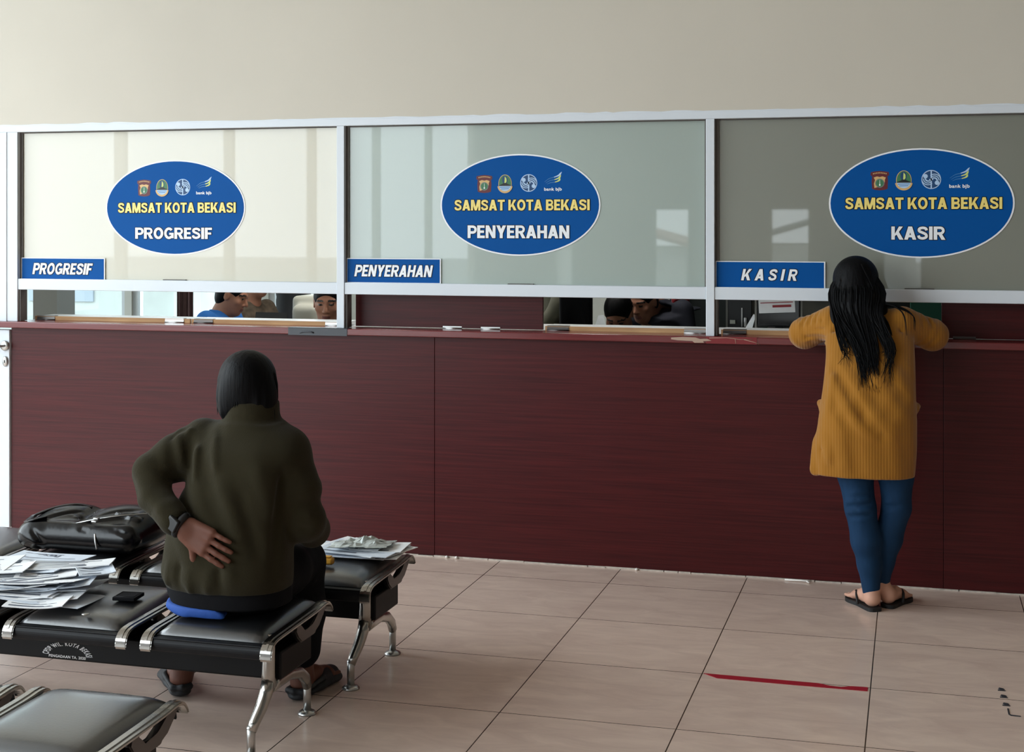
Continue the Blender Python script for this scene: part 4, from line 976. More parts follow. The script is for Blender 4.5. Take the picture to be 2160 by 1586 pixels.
# ================================================================== THE WOMAN AT THE COUNTER
def woman():
    t = thing('person', 'woman in mustard cardigan and blue jeans leaning on the counter with long black hair', 'person', (-.19, -.38, 0))
    ox = np.array((-.19, -.38, 0)); G = lambda *p: tuple(np.array(p[:3]) - ox) + tuple(p[3:])
    HC = np.array(G(-.250, -.165, 1.365)); HR = rot(-.62, 0, .12)
    # body, one surface: head, neck, trunk, arms, hands, legs, feet
    F = Field((-.42, -.16, -.005), (.40, .60, 1.12 + .42), .0045)
    sdf_head(F, HC, HR, .98, neck=.10)
    F.loft([(.80, 0, -.01, .165, .115), (.95, 0, .0, .135, .095), (1.10, 0, .09, .15, .095), (1.20, -.005, .15, .15, .075), (1.26, -.02, .19, .07, .06)], .03)
    for sg, sh, el, wr, hd in ((-1, G(-.345, -.2, 1.205), G(-.500, -.10, 1.165), G(-.345, .10, 1.165), (.85, .5, 0)), (1, G(-.045, -.2, 1.205), G(.10, -.10, 1.168), G(-.06, .10, 1.167), (-.85, .5, 0))):
        F.chain([(*sh, .04), (*el, .036), (*wr, .026)], .02); sdf_hand(F, wr, hd, (0, 0, 1), .3, .92, sg)
    for hip, kn, an, heel, toe in ((G(-.262, -.40, .80), G(-.219, -.40, .42), G(-.176, -.405, .095), G(-.156, -.445, 0), G(-.262, -.268, 0)), (G(-.10, -.39, .80), G(-.083, -.36, .43), G(-.138, -.345, .09), G(-.120, -.375, 0), G(-.035, -.205, 0))):
        F.chain([(*hip, .065), (*kn, .042), (*an, .029)], .03)
        sdf_foot(F, (heel[0], heel[1], .014), (toe[0], toe[1], .014), .93, an)
    F.mesh('body', [M['skin_f'], M['eye'], M['lips']], t, head_pick(HC, HR, .98))
    # jeans
    F = Field((-.3, -.2, .03), (.3, .2, .9), .0055)
    F.chain([G(-.262, -.40, .82, .105), G(-.243, -.405, .575, .074), G(-.2215, -.41, .43, .064), G(-.197, -.415, .29, .0625), G(-.184, -.41, .19, .049), G(-.176, -.408, .075, .037)], .02)
    F.chain([G(-.105, -.39, .82, .105), G(-.074, -.385, .575, .073), G(-.072, -.365, .43, .060), G(-.108, -.35, .29, .059), G(-.128, -.347, .19, .046), G(-.140, -.345, .085, .036)], .02)
    F.ell(G(-.185, -.40, .86), (.17, .125, .10), None, .05)
    for zz, dx, am in ((.47, .0, .006), (.445, .01, -.006), (.425, .0, .006), (.40, .012, -.005), (.505, .02, .005), (.385, .0, .004)): F.fold([G(-.29 + dx, -.45, zz - .01), G(-.235, -.485, zz + .004), G(-.17, -.46, zz + .012)], .011, am)
    for zz, am in ((.46, .005), (.44, -.005), (.415, .004)): F.fold([G(-.13, -.41, zz), G(-.08, -.43, zz + .01), G(-.03, -.40, zz + .02)], .011, am)
    for zz in (.125, .145): F.fold([G(-.21, -.42, zz), G(-.175, -.45, zz - .008), G(-.14, -.42, zz + .004)], .007, .004)
    F.box(G(-.18, -.4, .040), (.2, .2, .022), .001, None, .002, 'cut')
    F.mesh('jeans', M['jeans'], t)
    # cardigan
    F = Field((-.42, -.32, .52), (.42, .52, 1.36), .0055)
    F.loft([G(.575, 0, 0)[:0] + s for s in [(z, x + .19, y + .38, rx, ry) for z, x, y, rx, ry in (
        (.572, -.205, -.40, .208, .128), (.68, -.202, -.405, .213, .135), (.80, -.193, -.41, .206, .142), (.90, -.188, -.395, .197, .128), (1.0, -.184, -.36, .191, .118), (1.08, -.184, -.305, .188, .115), (1.16, -.19, -.25, .186, .108), (1.22, -.196, -.215, .165, .088), (1.26, -.205, -.195, .12, .066), (1.285, -.215, -.185, .07, .055))]], .02, e=2.5)
    for sh, el, mid, cu in ((G(-.345, -.205, 1.215), G(-.478, -.11, 1.158), G(-.43, .0, 1.166), G(-.385, .06, 1.168)), (G(-.05, -.205, 1.215), G(.078, -.11, 1.162), G(.03, .0, 1.168), G(-.01, .06, 1.168))):
        F.chain([(*sh, .072), (el[0], el[1], el[2] - .006, .064), (*mid, .050), (*cu, .043)], .035)
    # left back corner of the hem hangs lower and flares; pocket edges at the sides
    F.cone(G(-.39, -.42, .70), G(-.412, -.44, .592), .02, .016, .04, flat=((0, 1, 0), .6))
    F.cone(G(-.38, -.36, .85), G(-.396, -.33, .865), .014, .014, .03); F.cone(G(.008, -.36, .86), G(.016, -.33, .865), .012, .012, .03)
    # hollow under the hem
    F.loft([(z, x + .19, y + .38, rx, ry) for z, x, y, rx, ry in ((.54, -.205, -.40, .190, .110), (.62, -.20, -.405, .185, .105), (.68, -.19, -.40, .15, .08))], .006, 'cut')
    for a, c, wd, am in (((-.13, -.45, 1.0), (-.31, -.52, .83), .022, .012), ((-.10, -.46, .96), (-.24, -.53, .80), .018, -.010), ((-.06, -.46, .95), (-.20, -.54, .78), .02, .010), ((-.01, -.44, .93), (-.10, -.53, .78), .02, .010), ((-.03, -.45, .90), (-.14, -.54, .74), .016, -.008),
                         ((-.33, -.45, 1.02), (-.35, -.50, .82), .016, .009), ((-.355, -.44, .9), (-.375, -.48, .64), .016, -.010), ((-.34, -.47, .85), (-.35, -.52, .62), .016, .008), ((-.16, -.42, 1.1), (-.26, -.44, 1.04), .02, .008),
                         ((-.33, -.30, 1.2), (-.34, -.29, 1.10), .012, -.010), ((-.06, -.30, 1.2), (-.045, -.29, 1.1), .012, -.010), ((-.32, -.33, 1.13), (-.22, -.37, 1.10), .014, .007)): F.fold([G(*a), G(*c)], wd * 1.1, am * 1.1)
    F.wrinkle((.75, 0, .66), 75, (.66, 0, -.75), 9, .0075, G(-.40, -.62, .72), G(.02, -.40, 1.08)); F.wrinkle((1, .2, .1), 60, (0, 0, 1), 7, .005, G(-.42, -.62, .56), G(.03, -.36, .80)); F.wrinkle((1, 0, -.3), 95, (0, 0, 1), 14, .004, G(-.36, -.42, 1.06), G(-.02, -.24, 1.28))
    F.wrinkle((.7, -.5, .5), 150, (0, 0, 1), 30, .0045, G(-.56, -.22, 1.09), G(-.33, .02, 1.27)); F.wrinkle((.7, .5, -.3), 140, (0, 0, 1), 30, .004, G(-.04, -.22, 1.09), G(.16, .02, 1.27))
    for q in range(9):      # gathers of the left sleeve
        f = q / 8; F.fold([G(-.36 - .12 * f, -.245 + .09 * f, 1.265 - .035 * f), G(-.375 - .125 * f, -.27 + .09 * f, 1.215 - .03 * f)], .008, .007 * (-1) ** q)
    for q in range(4): F.fold([G(-.36, -.28, 1.12 + .022 * q), G(-.49, -.16, 1.125 + .018 * q)], .008, .005 * (-1) ** q)
    for q in range(6): f = q / 5; F.fold([G(-.05 + .11 * f, -.25 + .08 * f, 1.265 - .03 * f), G(-.03 + .115 * f, -.275 + .09 * f, 1.21 - .02 * f)], .009, .006 * (-1) ** q)
    F.mesh('cardigan', M['mustard'], t)
    # hair: scalp mass and long falling locks
    F = Field((-.24, -.12, .92), (.26, .4, 1.55), .006)
    F.ell(HC + HR @ np.array((0, -.02, .036)), (.100, .112, .096), HR, .03)
    F.ell(G(-.252, -.215, 1.315), (.108, .080, .115), None, .04)
    F.ell(G(-.268, -.26, 1.22), (.092, .05, .11), None, .05); F.ell(G(-.205, -.335, 1.10), (.062, .030, .12), None, .05); F.ell(G(-.175, -.39, 1.00), (.040, .022, .09), rot(0, .15, 0), .05)
    F.ell(G(-.15, -.245, 1.275), (.040, .03, .05), None, .05)
    F.ell(HC + HR @ np.array((.0, .09, -.05)), (.06, .06, .075), HR, .02, 'cut')
    for q in range(14):
        x0 = -.34 + .017 * q; F.fold([G(-.25 + (x0 + .25) * .5, -.22, 1.47), G(x0, -.30, 1.32), G(x0 * .75 - .05, -.33, 1.18), G(-.20 + (x0 + .25) * .35, -.40, 1.02)], .008, .005 * (-1) ** q)
    hair = F.mesh('hair', M['hair'], t)
    paths = []
    def backy(z): return float(np.interp(z, [.85, .95, 1.05, 1.15, 1.22, 1.3, 1.4], [-.535, -.50, -.445, -.385, -.335, -.305, -.28]))
    for i in range(330):
        g = RNG.random(); th = RNG.random()
        if g < .68:
            x1 = RNG.uniform(-.345, -.17); x2 = -.20 + (x1 + .25) * .55 + .01 * RNG.standard_normal(); x3 = -.175 + (x1 + .25) * .33 + .014 * RNG.standard_normal(); ze = RNG.uniform(.93, 1.08) - .04 * (x1 + .25)
        elif g < .9:
            x1 = RNG.uniform(-.19, -.12); x2 = RNG.uniform(-.125, -.075); x3 = RNG.uniform(-.14, -.075); ze = RNG.uniform(.95, 1.12)
        else:
            x1 = RNG.uniform(-.36, -.33); x2 = RNG.uniform(-.31, -.27); x3 = RNG.uniform(-.31, -.25); ze = RNG.uniform(1.03, 1.18)
        top = np.array(G(-.25 + (x1 + .25) * .35, -.155, 1.478)) + np.array((0, .03 * RNG.standard_normal(), -.004))
        side = G(x1, -.205 - .085 * math.cos((x1 + .25) / .115 * 1.3), 1.355); nape = G(x1 * .9 - .02, backy(1.26) + .012, 1.255); m1 = G(x2, backy(1.12) - .006, 1.12); e = G(x3, backy(ze) - .004, ze)
        paths.append(spline([top, side, nape, m1, e], 15) + RNG.standard_normal((1, 3)) * .003)
    for pts in ([(-.31, -.29, 1.27), (-.305, -.33, 1.15), (-.318, -.37, 1.08), (-.33, -.40, 1.045)], [(-.15, -.25, 1.30), (-.08, -.27, 1.29), (-.04, -.30, 1.25), (-.03, -.33, 1.17)], [(-.14, -.25, 1.30), (-.06, -.26, 1.285), (-.005, -.27, 1.25), (.0, -.30, 1.19)], [(-.16, -.27, 1.28), (-.11, -.31, 1.22), (-.085, -.36, 1.12), (-.095, -.40, 1.03)]):
        for q in range(3): paths.append(spline([G(*p) for p in pts], 14) + RNG.standard_normal((1, 3)) * .004)
    strands('hair_lock', paths, M['hair'], t, .0042)
    # sandals
    for n_, (hx, hy, tx, ty) in enumerate(((-.152, -.458, -.270, -.258), (-.116, -.388, -.030, -.196))):
        h = np.array(G(hx, hy, 0)); e = np.array(G(tx, ty, 0)); d = e - h; L = np.linalg.norm(d); d /= L; x = np.array((d[1], -d[0], 0))
        w_ = [(0, .006), (.012, .020), (.08, .032), (.3, .033), (.5, .034), (.72, .044), (.88, .04), (.97, .024), (1, .008)]
        w_ = [tuple(q) for q in spline(w_, 30)]; o = [tuple((h + d * L * a + x * max(b, .001))[:2]) for a, b in w_] + [tuple((h + d * L * a - x * max(b, .001))[:2]) for a, b in w_[::-1]]
        b = MB(); b.prism(o, .0, .016, 'z'); sl = b.build('sandal', M['rubber'], t)
        b = MB(); P = lambda a, q, z: tuple(h + d * L * a + x * q + np.array((0, 0, z)))
        b.tube(spline([P(.42, -.036, .012), P(.52, -.030, .046), P(.66, -.012, .056), P(.78, -.012, .03)], 10), .006, n=7, flat=(1, .6)); b.tube(spline([P(.42, .036, .012), P(.52, .030, .046), P(.66, .006, .056), P(.78, -.012, .03)], 10), .006, n=7, flat=(1, .6))
        b.tube(spline([P(.40, -.036, .014), P(.24, -.042, .04), P(.05, -.034, .055), P(-.005, 0, .06), P(.05, .034, .055), P(.24, .042, .04), P(.40, .036, .014)], 18), .0045, n=6) if n_ == 9 else None
        b.build('strap', M['rubber'], sl)
woman()

# ================================================================== THE MAN ON THE BENCH
def man():
    ox = np.array((-2.12, -2.48, 0)); t = thing('person', 'man in olive fleece sitting on the bench, back turned, left hand on his back', 'person', tuple(ox))
    G = lambda *p: tuple(np.array(p[:3]) - ox) + tuple(p[3:])
    HC = np.array(G(-2.128, -2.405, 1.105)); HR = rot(-.12, 0, .45)
    WR = G(-2.214, -2.672, .694)
    F = Field((-.46, -.30, -.005), (.36, .62, 1.25), .004)
    sdf_head(F, HC, HR, 1.0)
    F.loft([(.46, -.02, -.02, .13, .09), (.55, -.02, -.04, .14, .10), (.75, .01, -.03, .13, .09), (.90, .02, .0, .13, .08), (.99, .02, .02, .07, .06)], .03)
    F.chain([G(-2.255, -2.46, .93, .04), G(-2.383, -2.572, .845, .036), G(-2.345, -2.622, .778, .036), (*WR, .029)], .015)
    sdf_hand(F, WR, (.80, -.05, -.42), (.05, -1, .05), .10, 1.12, 1, .05, .0035, 1.15)
    F.chain([G(-1.965, -2.455, .90, .04), G(-1.905, -2.455, .70, .036), G(-1.97, -2.22, .60, .027)], .02); sdf_hand(F, G(-1.97, -2.22, .60), (-.35, .9, -.05), (0, .1, 1), .3, 1.0, -1)
    for hip, kn, an, heel, toe in ((G(-2.22, -2.47, .47), G(-2.48, -2.12, .46), G(-2.475, -2.195, .10), G(-2.455, -2.235, 0), G(-2.62, -2.035, 0)), (G(-2.04, -2.47, .47), G(-2.075, -2.08, .46), G(-2.06, -2.125, .10), G(-2.062, -2.165, 0), G(-2.03, -1.905, 0))):
        F.chain([(*hip, .05), (*kn, .045), (kn[0], kn[1] + .01, kn[2] - .15, .046), (*an, .036)], .03); sdf_foot(F, (heel[0], heel[1], .022), (toe[0], toe[1], .022), 1.08, an)
    F.mesh('body', [M['skin'], M['eye'], M['lips']], t, head_pick(HC, HR))
    # trousers
    F = Field((-.46, -.24, .10), (.3, .48, .64), .0055)
    F.ell(G(-2.14, -2.50, .475), (.195, .14, .092), None, .04)
    F.chain([G(-2.22, -2.46, .478, .086), G(-2.34, -2.29, .475, .083), G(-2.46, -2.12, .462, .068)], .03); F.chain([G(-2.46, -2.12, .462, .068), G(-2.473, -2.13, .30, .066), G(-2.475, -2.185, .17, .058)], .03)
    F.chain([G(-2.04, -2.46, .478, .086), G(-2.055, -2.28, .48, .085), G(-2.068, -2.09, .465, .074)], .03); F.chain([G(-2.068, -2.09, .465, .074), G(-2.062, -2.10, .30, .074), G(-2.060, -2.13, .17, .070)], .03)
    for q in range(5): F.fold([G(-1.99, -2.14, .42 - .05 * q), G(-2.06, -2.18, .40 - .05 * q), G(-2.12, -2.14, .42 - .05 * q)], .012, .006 * (-1) ** q)
    F.box(G(-2.2, -2.3, .37), (.5, .5, .018), .001, None, .004, 'cut') if 0 else None
    F.mesh('trousers', [M['black_cloth'], M['plum']], t, lambda P: ((P[:, 0] < -.22)).astype(int))
    # shirt tail and black underlayer below the fleece
    F = Field((-.3, -.26, .36), (.3, .16, .58), .005)
    F.loft([(.432, -.012, -.03, .198, .147), (.47, -.02, -.03, .205, .15), (.55, -.02, -.03, .20, .145)], .01); F.mesh('undershirt', M['black_cloth'], t)
    F = Field((-.3, -.28, .36), (.2, .16, .52), .0045)
    F.loft([(.406, -.024, -.04, .176, .136), (.420, -.028, -.038, .190, .143), (.436, -.026, -.034, .197, .147)], .004); F.ell(G(-1.955, -2.5, .455), (.19, .3, .06), None, .02, 'cut'); F.ell(G(-1.90, -2.5, .43), (.20, .3, .2), None, .03, 'cut')
    F.box(G(-2.15, -2.3, .45), (.4, .11, .3), .02, None, .02, 'cut')
    F.fold([G(-2.36, -2.58, .42), G(-2.2, -2.67, .405)], .012, .006)
    F.mesh('shirt_tail', M['blue_cloth'], t)
    # fleece
    F = Field((-.46, -.30, .42), (.40, .40, 1.14), .005)
    F.loft([(z, x + 2.12, y + 2.48, rx, ry) for z, x, y, rx, ry in ((.484, -2.138, -2.515, .206, .150), (.52, -2.142, -2.52, .214, .158), (.58, -2.140, -2.518, .212, .153), (.68, -2.132, -2.51, .205, .146), (.78, -2.108, -2.50, .188, .14), (.86, -2.092, -2.49, .188, .132), (.92, -2.092, -2.48, .195, .12), (.965, -2.09, -2.465, .16, .10), (1.0, -2.09, -2.45, .11, .09))], .02, e=2.4)
    # stand-up collar
    F.loft([(.96, .028, .03, .105, .098), (1.02, .026, .04, .092, .088), (1.07, .022, .05, .088, .085)], .03, e=2.0)
    F.loft([(1.03, .022, .055, .076, .074), (1.12, .02, .06, .078, .076)], .006, 'cut', e=2.0); F.ell(G(-2.09, -2.30, 1.10), (.2, .12, .06), rot(-.5, 0, 0), .03, 'cut')
    F.chain([G(-2.255, -2.465, .935, .076), G(-2.325, -2.52, .888, .070), G(-2.385, -2.575, .846, .062)], .03); F.chain([G(-2.385, -2.575, .846, .062), G(-2.345, -2.625, .775, .052), G(-2.265, -2.660, .725, .047)], .008)
    F.cone(G(-2.275, -2.655, .735), G(-2.255, -2.664, .718), .051, .050, .008)
    F.chain([G(-1.965, -2.455, .915, .072), G(-1.922, -2.465, .80, .066), G(-1.898, -2.455, .69, .060)], .04); F.chain([G(-1.898, -2.455, .69, .060), G(-1.93, -2.33, .635, .054), G(-1.955, -2.25, .61, .045)], .03)
    F.cone(WR, tuple(np.array(WR) + (-.09, .025, .05)), .033, .036, .004, 'cut')
    F.loft([(.46, -.018, -.035, .186, .132), (.505, -.02, -.037, .19, .135)], .004, 'cut', e=2.4)
    for a, c, wd, am in (((-2.23, -2.56, 1.0), (-2.21, -2.63, .82), .013, .010), ((-2.205, -2.56, 1.0), (-2.185, -2.64, .84), .010, -.009), ((-2.25, -2.55, .99), (-2.25, -2.60, .84), .012, -.010), ((-2.17, -2.56, .99), (-2.13, -2.64, .86), .014, .007), ((-2.27, -2.53, 1.0), (-2.29, -2.55, .9), .010, .009), ((-2.30, -2.52, .99), (-2.33, -2.56, .93), .009, -.007),
                         ((-2.12, -2.63, .86), (-2.02, -2.67, .62), .025, .008), ((-2.06, -2.62, .82), (-1.96, -2.64, .58), .02, -.009), ((-2.14, -2.65, .72), (-2.04, -2.68, .52), .02, .007), ((-2.0, -2.6, .9), (-1.95, -2.6, .7), .02, .007),
                         ((-1.945, -2.55, .88), (-1.935, -2.60, .55), .016, -.016), ((-2.28, -2.63, .58), (-2.30, -2.66, .47), .012, .009), ((-2.24, -2.65, .58), (-2.245, -2.68, .47), .012, -.010), ((-2.20, -2.66, .57), (-2.2, -2.68, .47), .012, .009), ((-2.13, -2.66, .57), (-2.14, -2.68, .48), .013, .008), ((-2.10, -2.66, .58), (-2.09, -2.68, .48), .013, -.008),
                         ((-2.33, -2.58, .80), (-2.40, -2.60, .80), .010, -.008), ((-2.31, -2.60, .775), (-2.38, -2.63, .765), .010, .008), ((-2.31, -2.61, .75), (-2.36, -2.655, .735), .009, -.007), ((-1.84, -2.52, .72), (-1.93, -2.5, .74), .012, .007), ((-1.84, -2.52, .66), (-1.92, -2.5, .70), .012, -.007), ((-2.2, -2.52, 1.03), (-2.0, -2.52, 1.035), .012, .004)): F.fold([G(*a), G(*c)], wd * 1.15, am * 1.0)
    F.wrinkle((.85, .0, .5), 58, (.5, 0, -.85), 8, .006, G(-2.36, -2.74, .52), G(-1.86, -2.50, .98)); F.wrinkle((1, .4, .3), 110, (0, 0, 1), 9, .005, G(-2.36, -2.66, .80), G(-2.12, -2.40, 1.02)); F.wrinkle((.5, -.4, .8), 120, (1, 0, 0), 20, .005, G(-2.47, -2.74, .70), G(-2.25, -2.52, .86)); F.wrinkle((.3, 0, 1), 70, (1, 0, 0), 12, .005, G(-1.99, -2.56, .62), G(-1.82, -2.36, .86))
    F.mesh('fleece', M['olive'], t)
    # watch
    b = MB(); w0 = np.array(WR); ax = np.array((.78, -.06, -.46)); ax /= np.linalg.norm(ax); u = np.cross(ax, (0, 1, 0)); u /= np.linalg.norm(u); v = np.cross(ax, u); c = w0 - ax * .014
    rg = [c + (u * math.cos(a) * .033 + v * math.sin(a) * .028) for a in np.linspace(0, 2 * PI, 25)]
    b.tube([tuple(p) for p in rg], .0125, n=8, flat=(1, 1)); ws = b.build('wristwatch', M['rubber'], t)
    b = MB(); b.box((-.021, -.008, -.022), (.021, .006, .022), bev=.004); o = b.build('watch_face', M['black_plastic'], ws); o.location = tuple(c + np.array((-.012, -.034, .01))); o.rotation_euler = (0, .55, -.2)
    # hair
    F = Field((-.2, -.16, .98), (.2, .3, 1.27), .0055)
    F.ell(HC + HR @ np.array((0, -.018, .034)), (.095, .110, .094), HR, .03); F.ell(G(-2.115, -2.445, 1.075), (.094, .068, .085), None, .04)
    F.ell(G(-2.045, -2.44, 1.05), (.032, .05, .085), None, .03); F.ell(G(-2.160, -2.47, 1.065), (.034, .035, .065), None, .03); F.ell(G(-2.17, -2.39, 1.195), (.03, .03, .018), None, .015); F.ell(G(-2.13, -2.38, 1.212), (.03, .03, .014), None, .012)
    F.ell(HC + HR @ np.array((0, .105, -.035)), (.078, .085, .095), HR, .02, 'cut')
    F.ell(HC + HR @ np.array((-.11, .045, -.02)), (.055, .06, .075), HR, .012, 'cut')
    for q in range(12):
        x0 = -2.205 + .0155 * q; F.fold([G(-2.12 + (x0 + 2.12) * .4, -2.42, 1.215), G(x0, -2.49, 1.13), G(x0, -2.5, 1.02)], .007, .0045 * (-1) ** q)
    for q in range(5): F.fold([G(-2.20 + .02 * q, -2.36, 1.19 + .006 * q), G(-2.17 + .02 * q, -2.44, 1.2 + .004 * q)], .009, .006)
    F.mesh('hair', M['hair'], t); paths = []
    for i in range(220):
        a = RNG.uniform(-.35, 1.7); s_, c_ = math.sin(a), math.cos(a); ze = RNG.uniform(1.005, 1.06) + (.02 if abs(a) > 1.4 else 0)
        cx, cy = -2.123, -2.42
        paths.append(spline([G(cx + .02 * s_, cy + .02 * RNG.standard_normal(), 1.219), G(cx + .088 * s_, cy - .085 * c_, 1.165), G(cx + .103 * s_, cy - .092 * c_, 1.09), G(cx + .098 * s_, cy - .088 * c_, ze)], 11) + RNG.standard_normal((1, 3)) * .0025)
    for q in range(18): paths.append(spline([G(-2.04, -2.40, 1.13), G(-2.022, -2.43, 1.07), G(-2.02 + .01 * RNG.standard_normal(), -2.47, 1.01)], 9) + RNG.standard_normal((1, 3)) * .005)
    pass
    for q in range(6): paths.append(spline([G(-2.225, -2.40, 1.11), G(-2.240, -2.40, 1.06), G(-2.235, -2.41, 1.02)], 9) + RNG.standard_normal((1, 3)) * .004)
    strands('hair_lock', paths, M['hair'], t, .0038)
    # clogs
    for hx, hy, tx, ty in ((-2.452, -2.252, -2.632, -2.022), (-2.063, -2.185, -2.025, -1.885)):
        h = np.array(G(hx, hy, 0)); e = np.array(G(tx, ty, 0)); d = e - h; L = np.linalg.norm(d); d /= L; x = np.array((d[1], -d[0], 0)); P = lambda a, q, z: h + d * L * a + x * q + np.array((0, 0, z))
        F = Field(np.minimum(h, e) - (.08, .08, .0), np.maximum(h, e) + (.08, .08, .12), .0045)
        F.cone(P(.12, 0, .016), P(.45, 0, .016), .038, .036, .02, flat=((0, 0, 1), .42)); F.cone(P(.45, 0, .018), P(.80, 0, .018), .038, .050, .02, flat=((0, 0, 1), .38))
        F.cone(P(.50, 0, .040), P(.82, 0, .030), .044, .036, .02, flat=((0, 0, 1), .85))
        F.chain([(*P(.05, -.03, .035), .009), (*P(.0, 0, .038), .009), (*P(.05, .03, .035), .009)], .01); F.chain([(*P(.05, -.03, .035), .009), (*P(.45, -.040, .05), .01)], .01); F.chain([(*P(.05, .03, .035), .009), (*P(.45, .040, .05), .01)], .01)
        F.cone(P(.20, 0, .06), P(.42, 0, .06), .030, .030, .01, 'cut')
        F.mesh('clog', M['dkgrey_rubber'], t)
man()

# ================================================================== THE OFFICE BEHIND THE WINDOWS
def office_person(label, loc, rz, shirt, skin='skin_o', seated=True, lean=0., drop=0., pitch=-.25, yaw=0., arms='desk', trousers='black_cloth', up=0., s=1.0):
    """built facing +y on its own base, then turned by rz"""
    t = thing('person', label, 'person', loc, rz)
    pz = (.53 if seated else .90) + up; cz = pz + .40; sz = pz + .50 - drop * .6; fy = lean
    hc = np.array((0.0, .05 + fy * 1.35, pz + .72 - drop)); hr = rot(pitch, 0, yaw)
    nk = np.array((0, .02 + fy * 1.0, sz + .04))
    SH = [np.array((q * .17, .0 + fy * .9, sz - .01)) for q in (-1, 1)]
    if arms == 'desk': EL = [SH[i] + np.array((q * .06, .10, -.22)) for i, q in enumerate((-1, 1))]; WR = [e + np.array((-q * .09, .24, .03)) for e, q in zip(EL, (-1, 1))]
    elif arms == 'raised': EL = [SH[0] + np.array((-.10, .16, -.12)), SH[1] + np.array((.06, .02, -.27))]; WR = [EL[0] + np.array((.05, .24, .04)), EL[1] + np.array((-.02, .16, -.14))]
    else: EL = [SH[i] + np.array((q * .07, .02, -.27)) for i, q in enumerate((-1, 1))]; WR = [e + np.array((-q * .05, .13, -.19)) for e, q in zip(EL, (-1, 1))]
    allp = np.array([hc, *SH, *EL, *WR]); lo = np.minimum(allp.min(0) - .22, (-.3, -.25, 0)); hi = np.maximum(allp.max(0) + .22, (.3, .25, 0))
    if seated: hi[1] = max(hi[1], .62)
    lo[2] = -.01
    if seated: hips = [((q * .09, 0, pz - .02), (q * .11, .40, pz - .03), (q * .11, .40, .09)) for q in (-1, 1)]
    else: hips = [((q * .09, 0, pz - .02), (q * .10, .02, .48), (q * .10, .0, .09)) for q in (-1, 1)]
    F = Field(lo, hi, .0065)
    sdf_head(F, hc, hr, s, neck=.12); F.cone(hc + hr @ np.array((0, -.025, -.08)), nk, .052, .06, .03)
    F.loft([(pz - .05, 0, 0, .13, .09), (pz + .2, 0, fy * .3, .12, .085), (sz - .08, 0, fy * .8, .15, .09), (sz + .03, 0, fy * .95, .08, .06)], .03)
    for i, q in enumerate((-1, 1)):
        F.chain([(*SH[i], .045), (*EL[i], .038), (*WR[i], .026)], .02); d = WR[i] - EL[i]; sdf_hand(F, WR[i], d + np.array((0, .02, -.02)), (0, -.1, 1) if arms == 'desk' else (q, .1, .2), .3, .95, q, k=.006)
        h, k_, a = hips[i]; F.chain([(*h, .06), (*k_, .05), (*a, .035)], .03); sdf_foot(F, (a[0], a[1] - .05, .012), (a[0] + q * .03, a[1] + .19, .012), 1.05, a)
    F.mesh('body', [M[skin], M['eye'], M['lips']], t, head_pick(hc, hr, s))
    F = Field(lo, hi, .0085); e = 2.3
    F.loft([(pz - .10, 0, 0, .185, .125), (pz + .05, 0, 0, .18, .122), (pz + .22, 0, fy * .32, .178, .118), (sz - .12, 0, fy * .75, .195, .122), (sz - .03, 0, fy * .9, .175, .10), (sz + .03, 0, fy * .96, .10, .075), (sz + .055, 0, fy * 1.0, .07, .065)], .03)
    for i, q in enumerate((-1, 1)): F.chain([(*SH[i], .068), (*EL[i], .056), (*(EL[i] * .35 + WR[i] * .65), .046)], .04)
    for k in range(16):
        a = RNG.uniform(-.17, .17); z0 = RNG.uniform(pz, sz - .1); y0 = (.115 if RNG.random() > .5 else -.115) + fy * .4
        F.fold([(a, y0, z0), (a + RNG.uniform(-.05, .05), y0, z0 + .05), (a + RNG.uniform(-.08, .08), y0 + fy * .2, z0 + .11)], .014, RNG.choice((-.009, .009)))
    F.mesh('shirt', M[shirt], t)
    F = Field((-.3, -.22, .04), (.3, .56 if seated else .22, pz + .12), .0085)
    F.ell((0, 0, pz - .03), (.175, .13, .11), None, .04)
    for h, k_, a in hips: F.chain([(*h, .095), (*k_, .072), (a[0], a[1], .10, .055)], .03)
    F.mesh('trousers', M[trousers], t)
    F = Field(hc - .16, hc + .16, .005)
    F.ell(hc + hr @ np.array((0, -.016, .036)), (.083, .103, .094), hr, .02); F.ell(hc + hr @ np.array((0, -.05, -.03)), (.068, .055, .06), hr, .03)
    F.ell(hc + hr @ np.array((0, .10, -.025)), (.074, .085, .088), hr, .015, 'cut')
    for q in (-1, 1): F.ell(hc + hr @ np.array((q * .085, .015, -.015)), (.03, .035, .04), hr, .012, 'cut')
    F.mesh('hair', M['hair'], t)
    for i, (h, k_, a) in enumerate(hips):
        b = MB(); q = -1 if i == 0 else 1; x = a[0] + q * .012; o = [(x - .036, a[1] - .07), (x + .036, a[1] - .07), (x + .046 + q * .012, a[1] + .10), (x + .03 + q * .022, a[1] + .21), (x - .02 + q * .022, a[1] + .21), (x - .042 + q * .012, a[1] + .10)]
        b.prism(o, 0, .07, 'z'); bmesh.ops.bevel(b.bm, geom=list(b.bm.edges), offset=.012, segments=2, affect='EDGES'); b.build('shoe', M['rubber'], t)
    return t
office_person('seated man in royal blue shirt behind the leftmost window, head bowed in profile', (-4.32, 1.52, 0), -PI / 2, 'shirt_blue', lean=.09, drop=.20, pitch=-.35, yaw=0.1, up=.14)
office_person('man in brown uniform shirt behind the man in blue', (-4.48, 2.32, 0), -PI / 2 - .3, 'shirt_camo', lean=.08, drop=.03, pitch=-.3, up=.05)
office_person('standing man in dark grey shirt by the office window, arm stretched out', (-4.28, 2.75, 0), PI / 2 + .3, 'shirt_dark', seated=False, arms='raised', up=-.02)
office_person('seated man with only his face showing at the right end of the leftmost window', (-3.268, 1.10, 0), PI + .15, 'shirt_dark', lean=.11, drop=.06, pitch=-.16, yaw=.12)
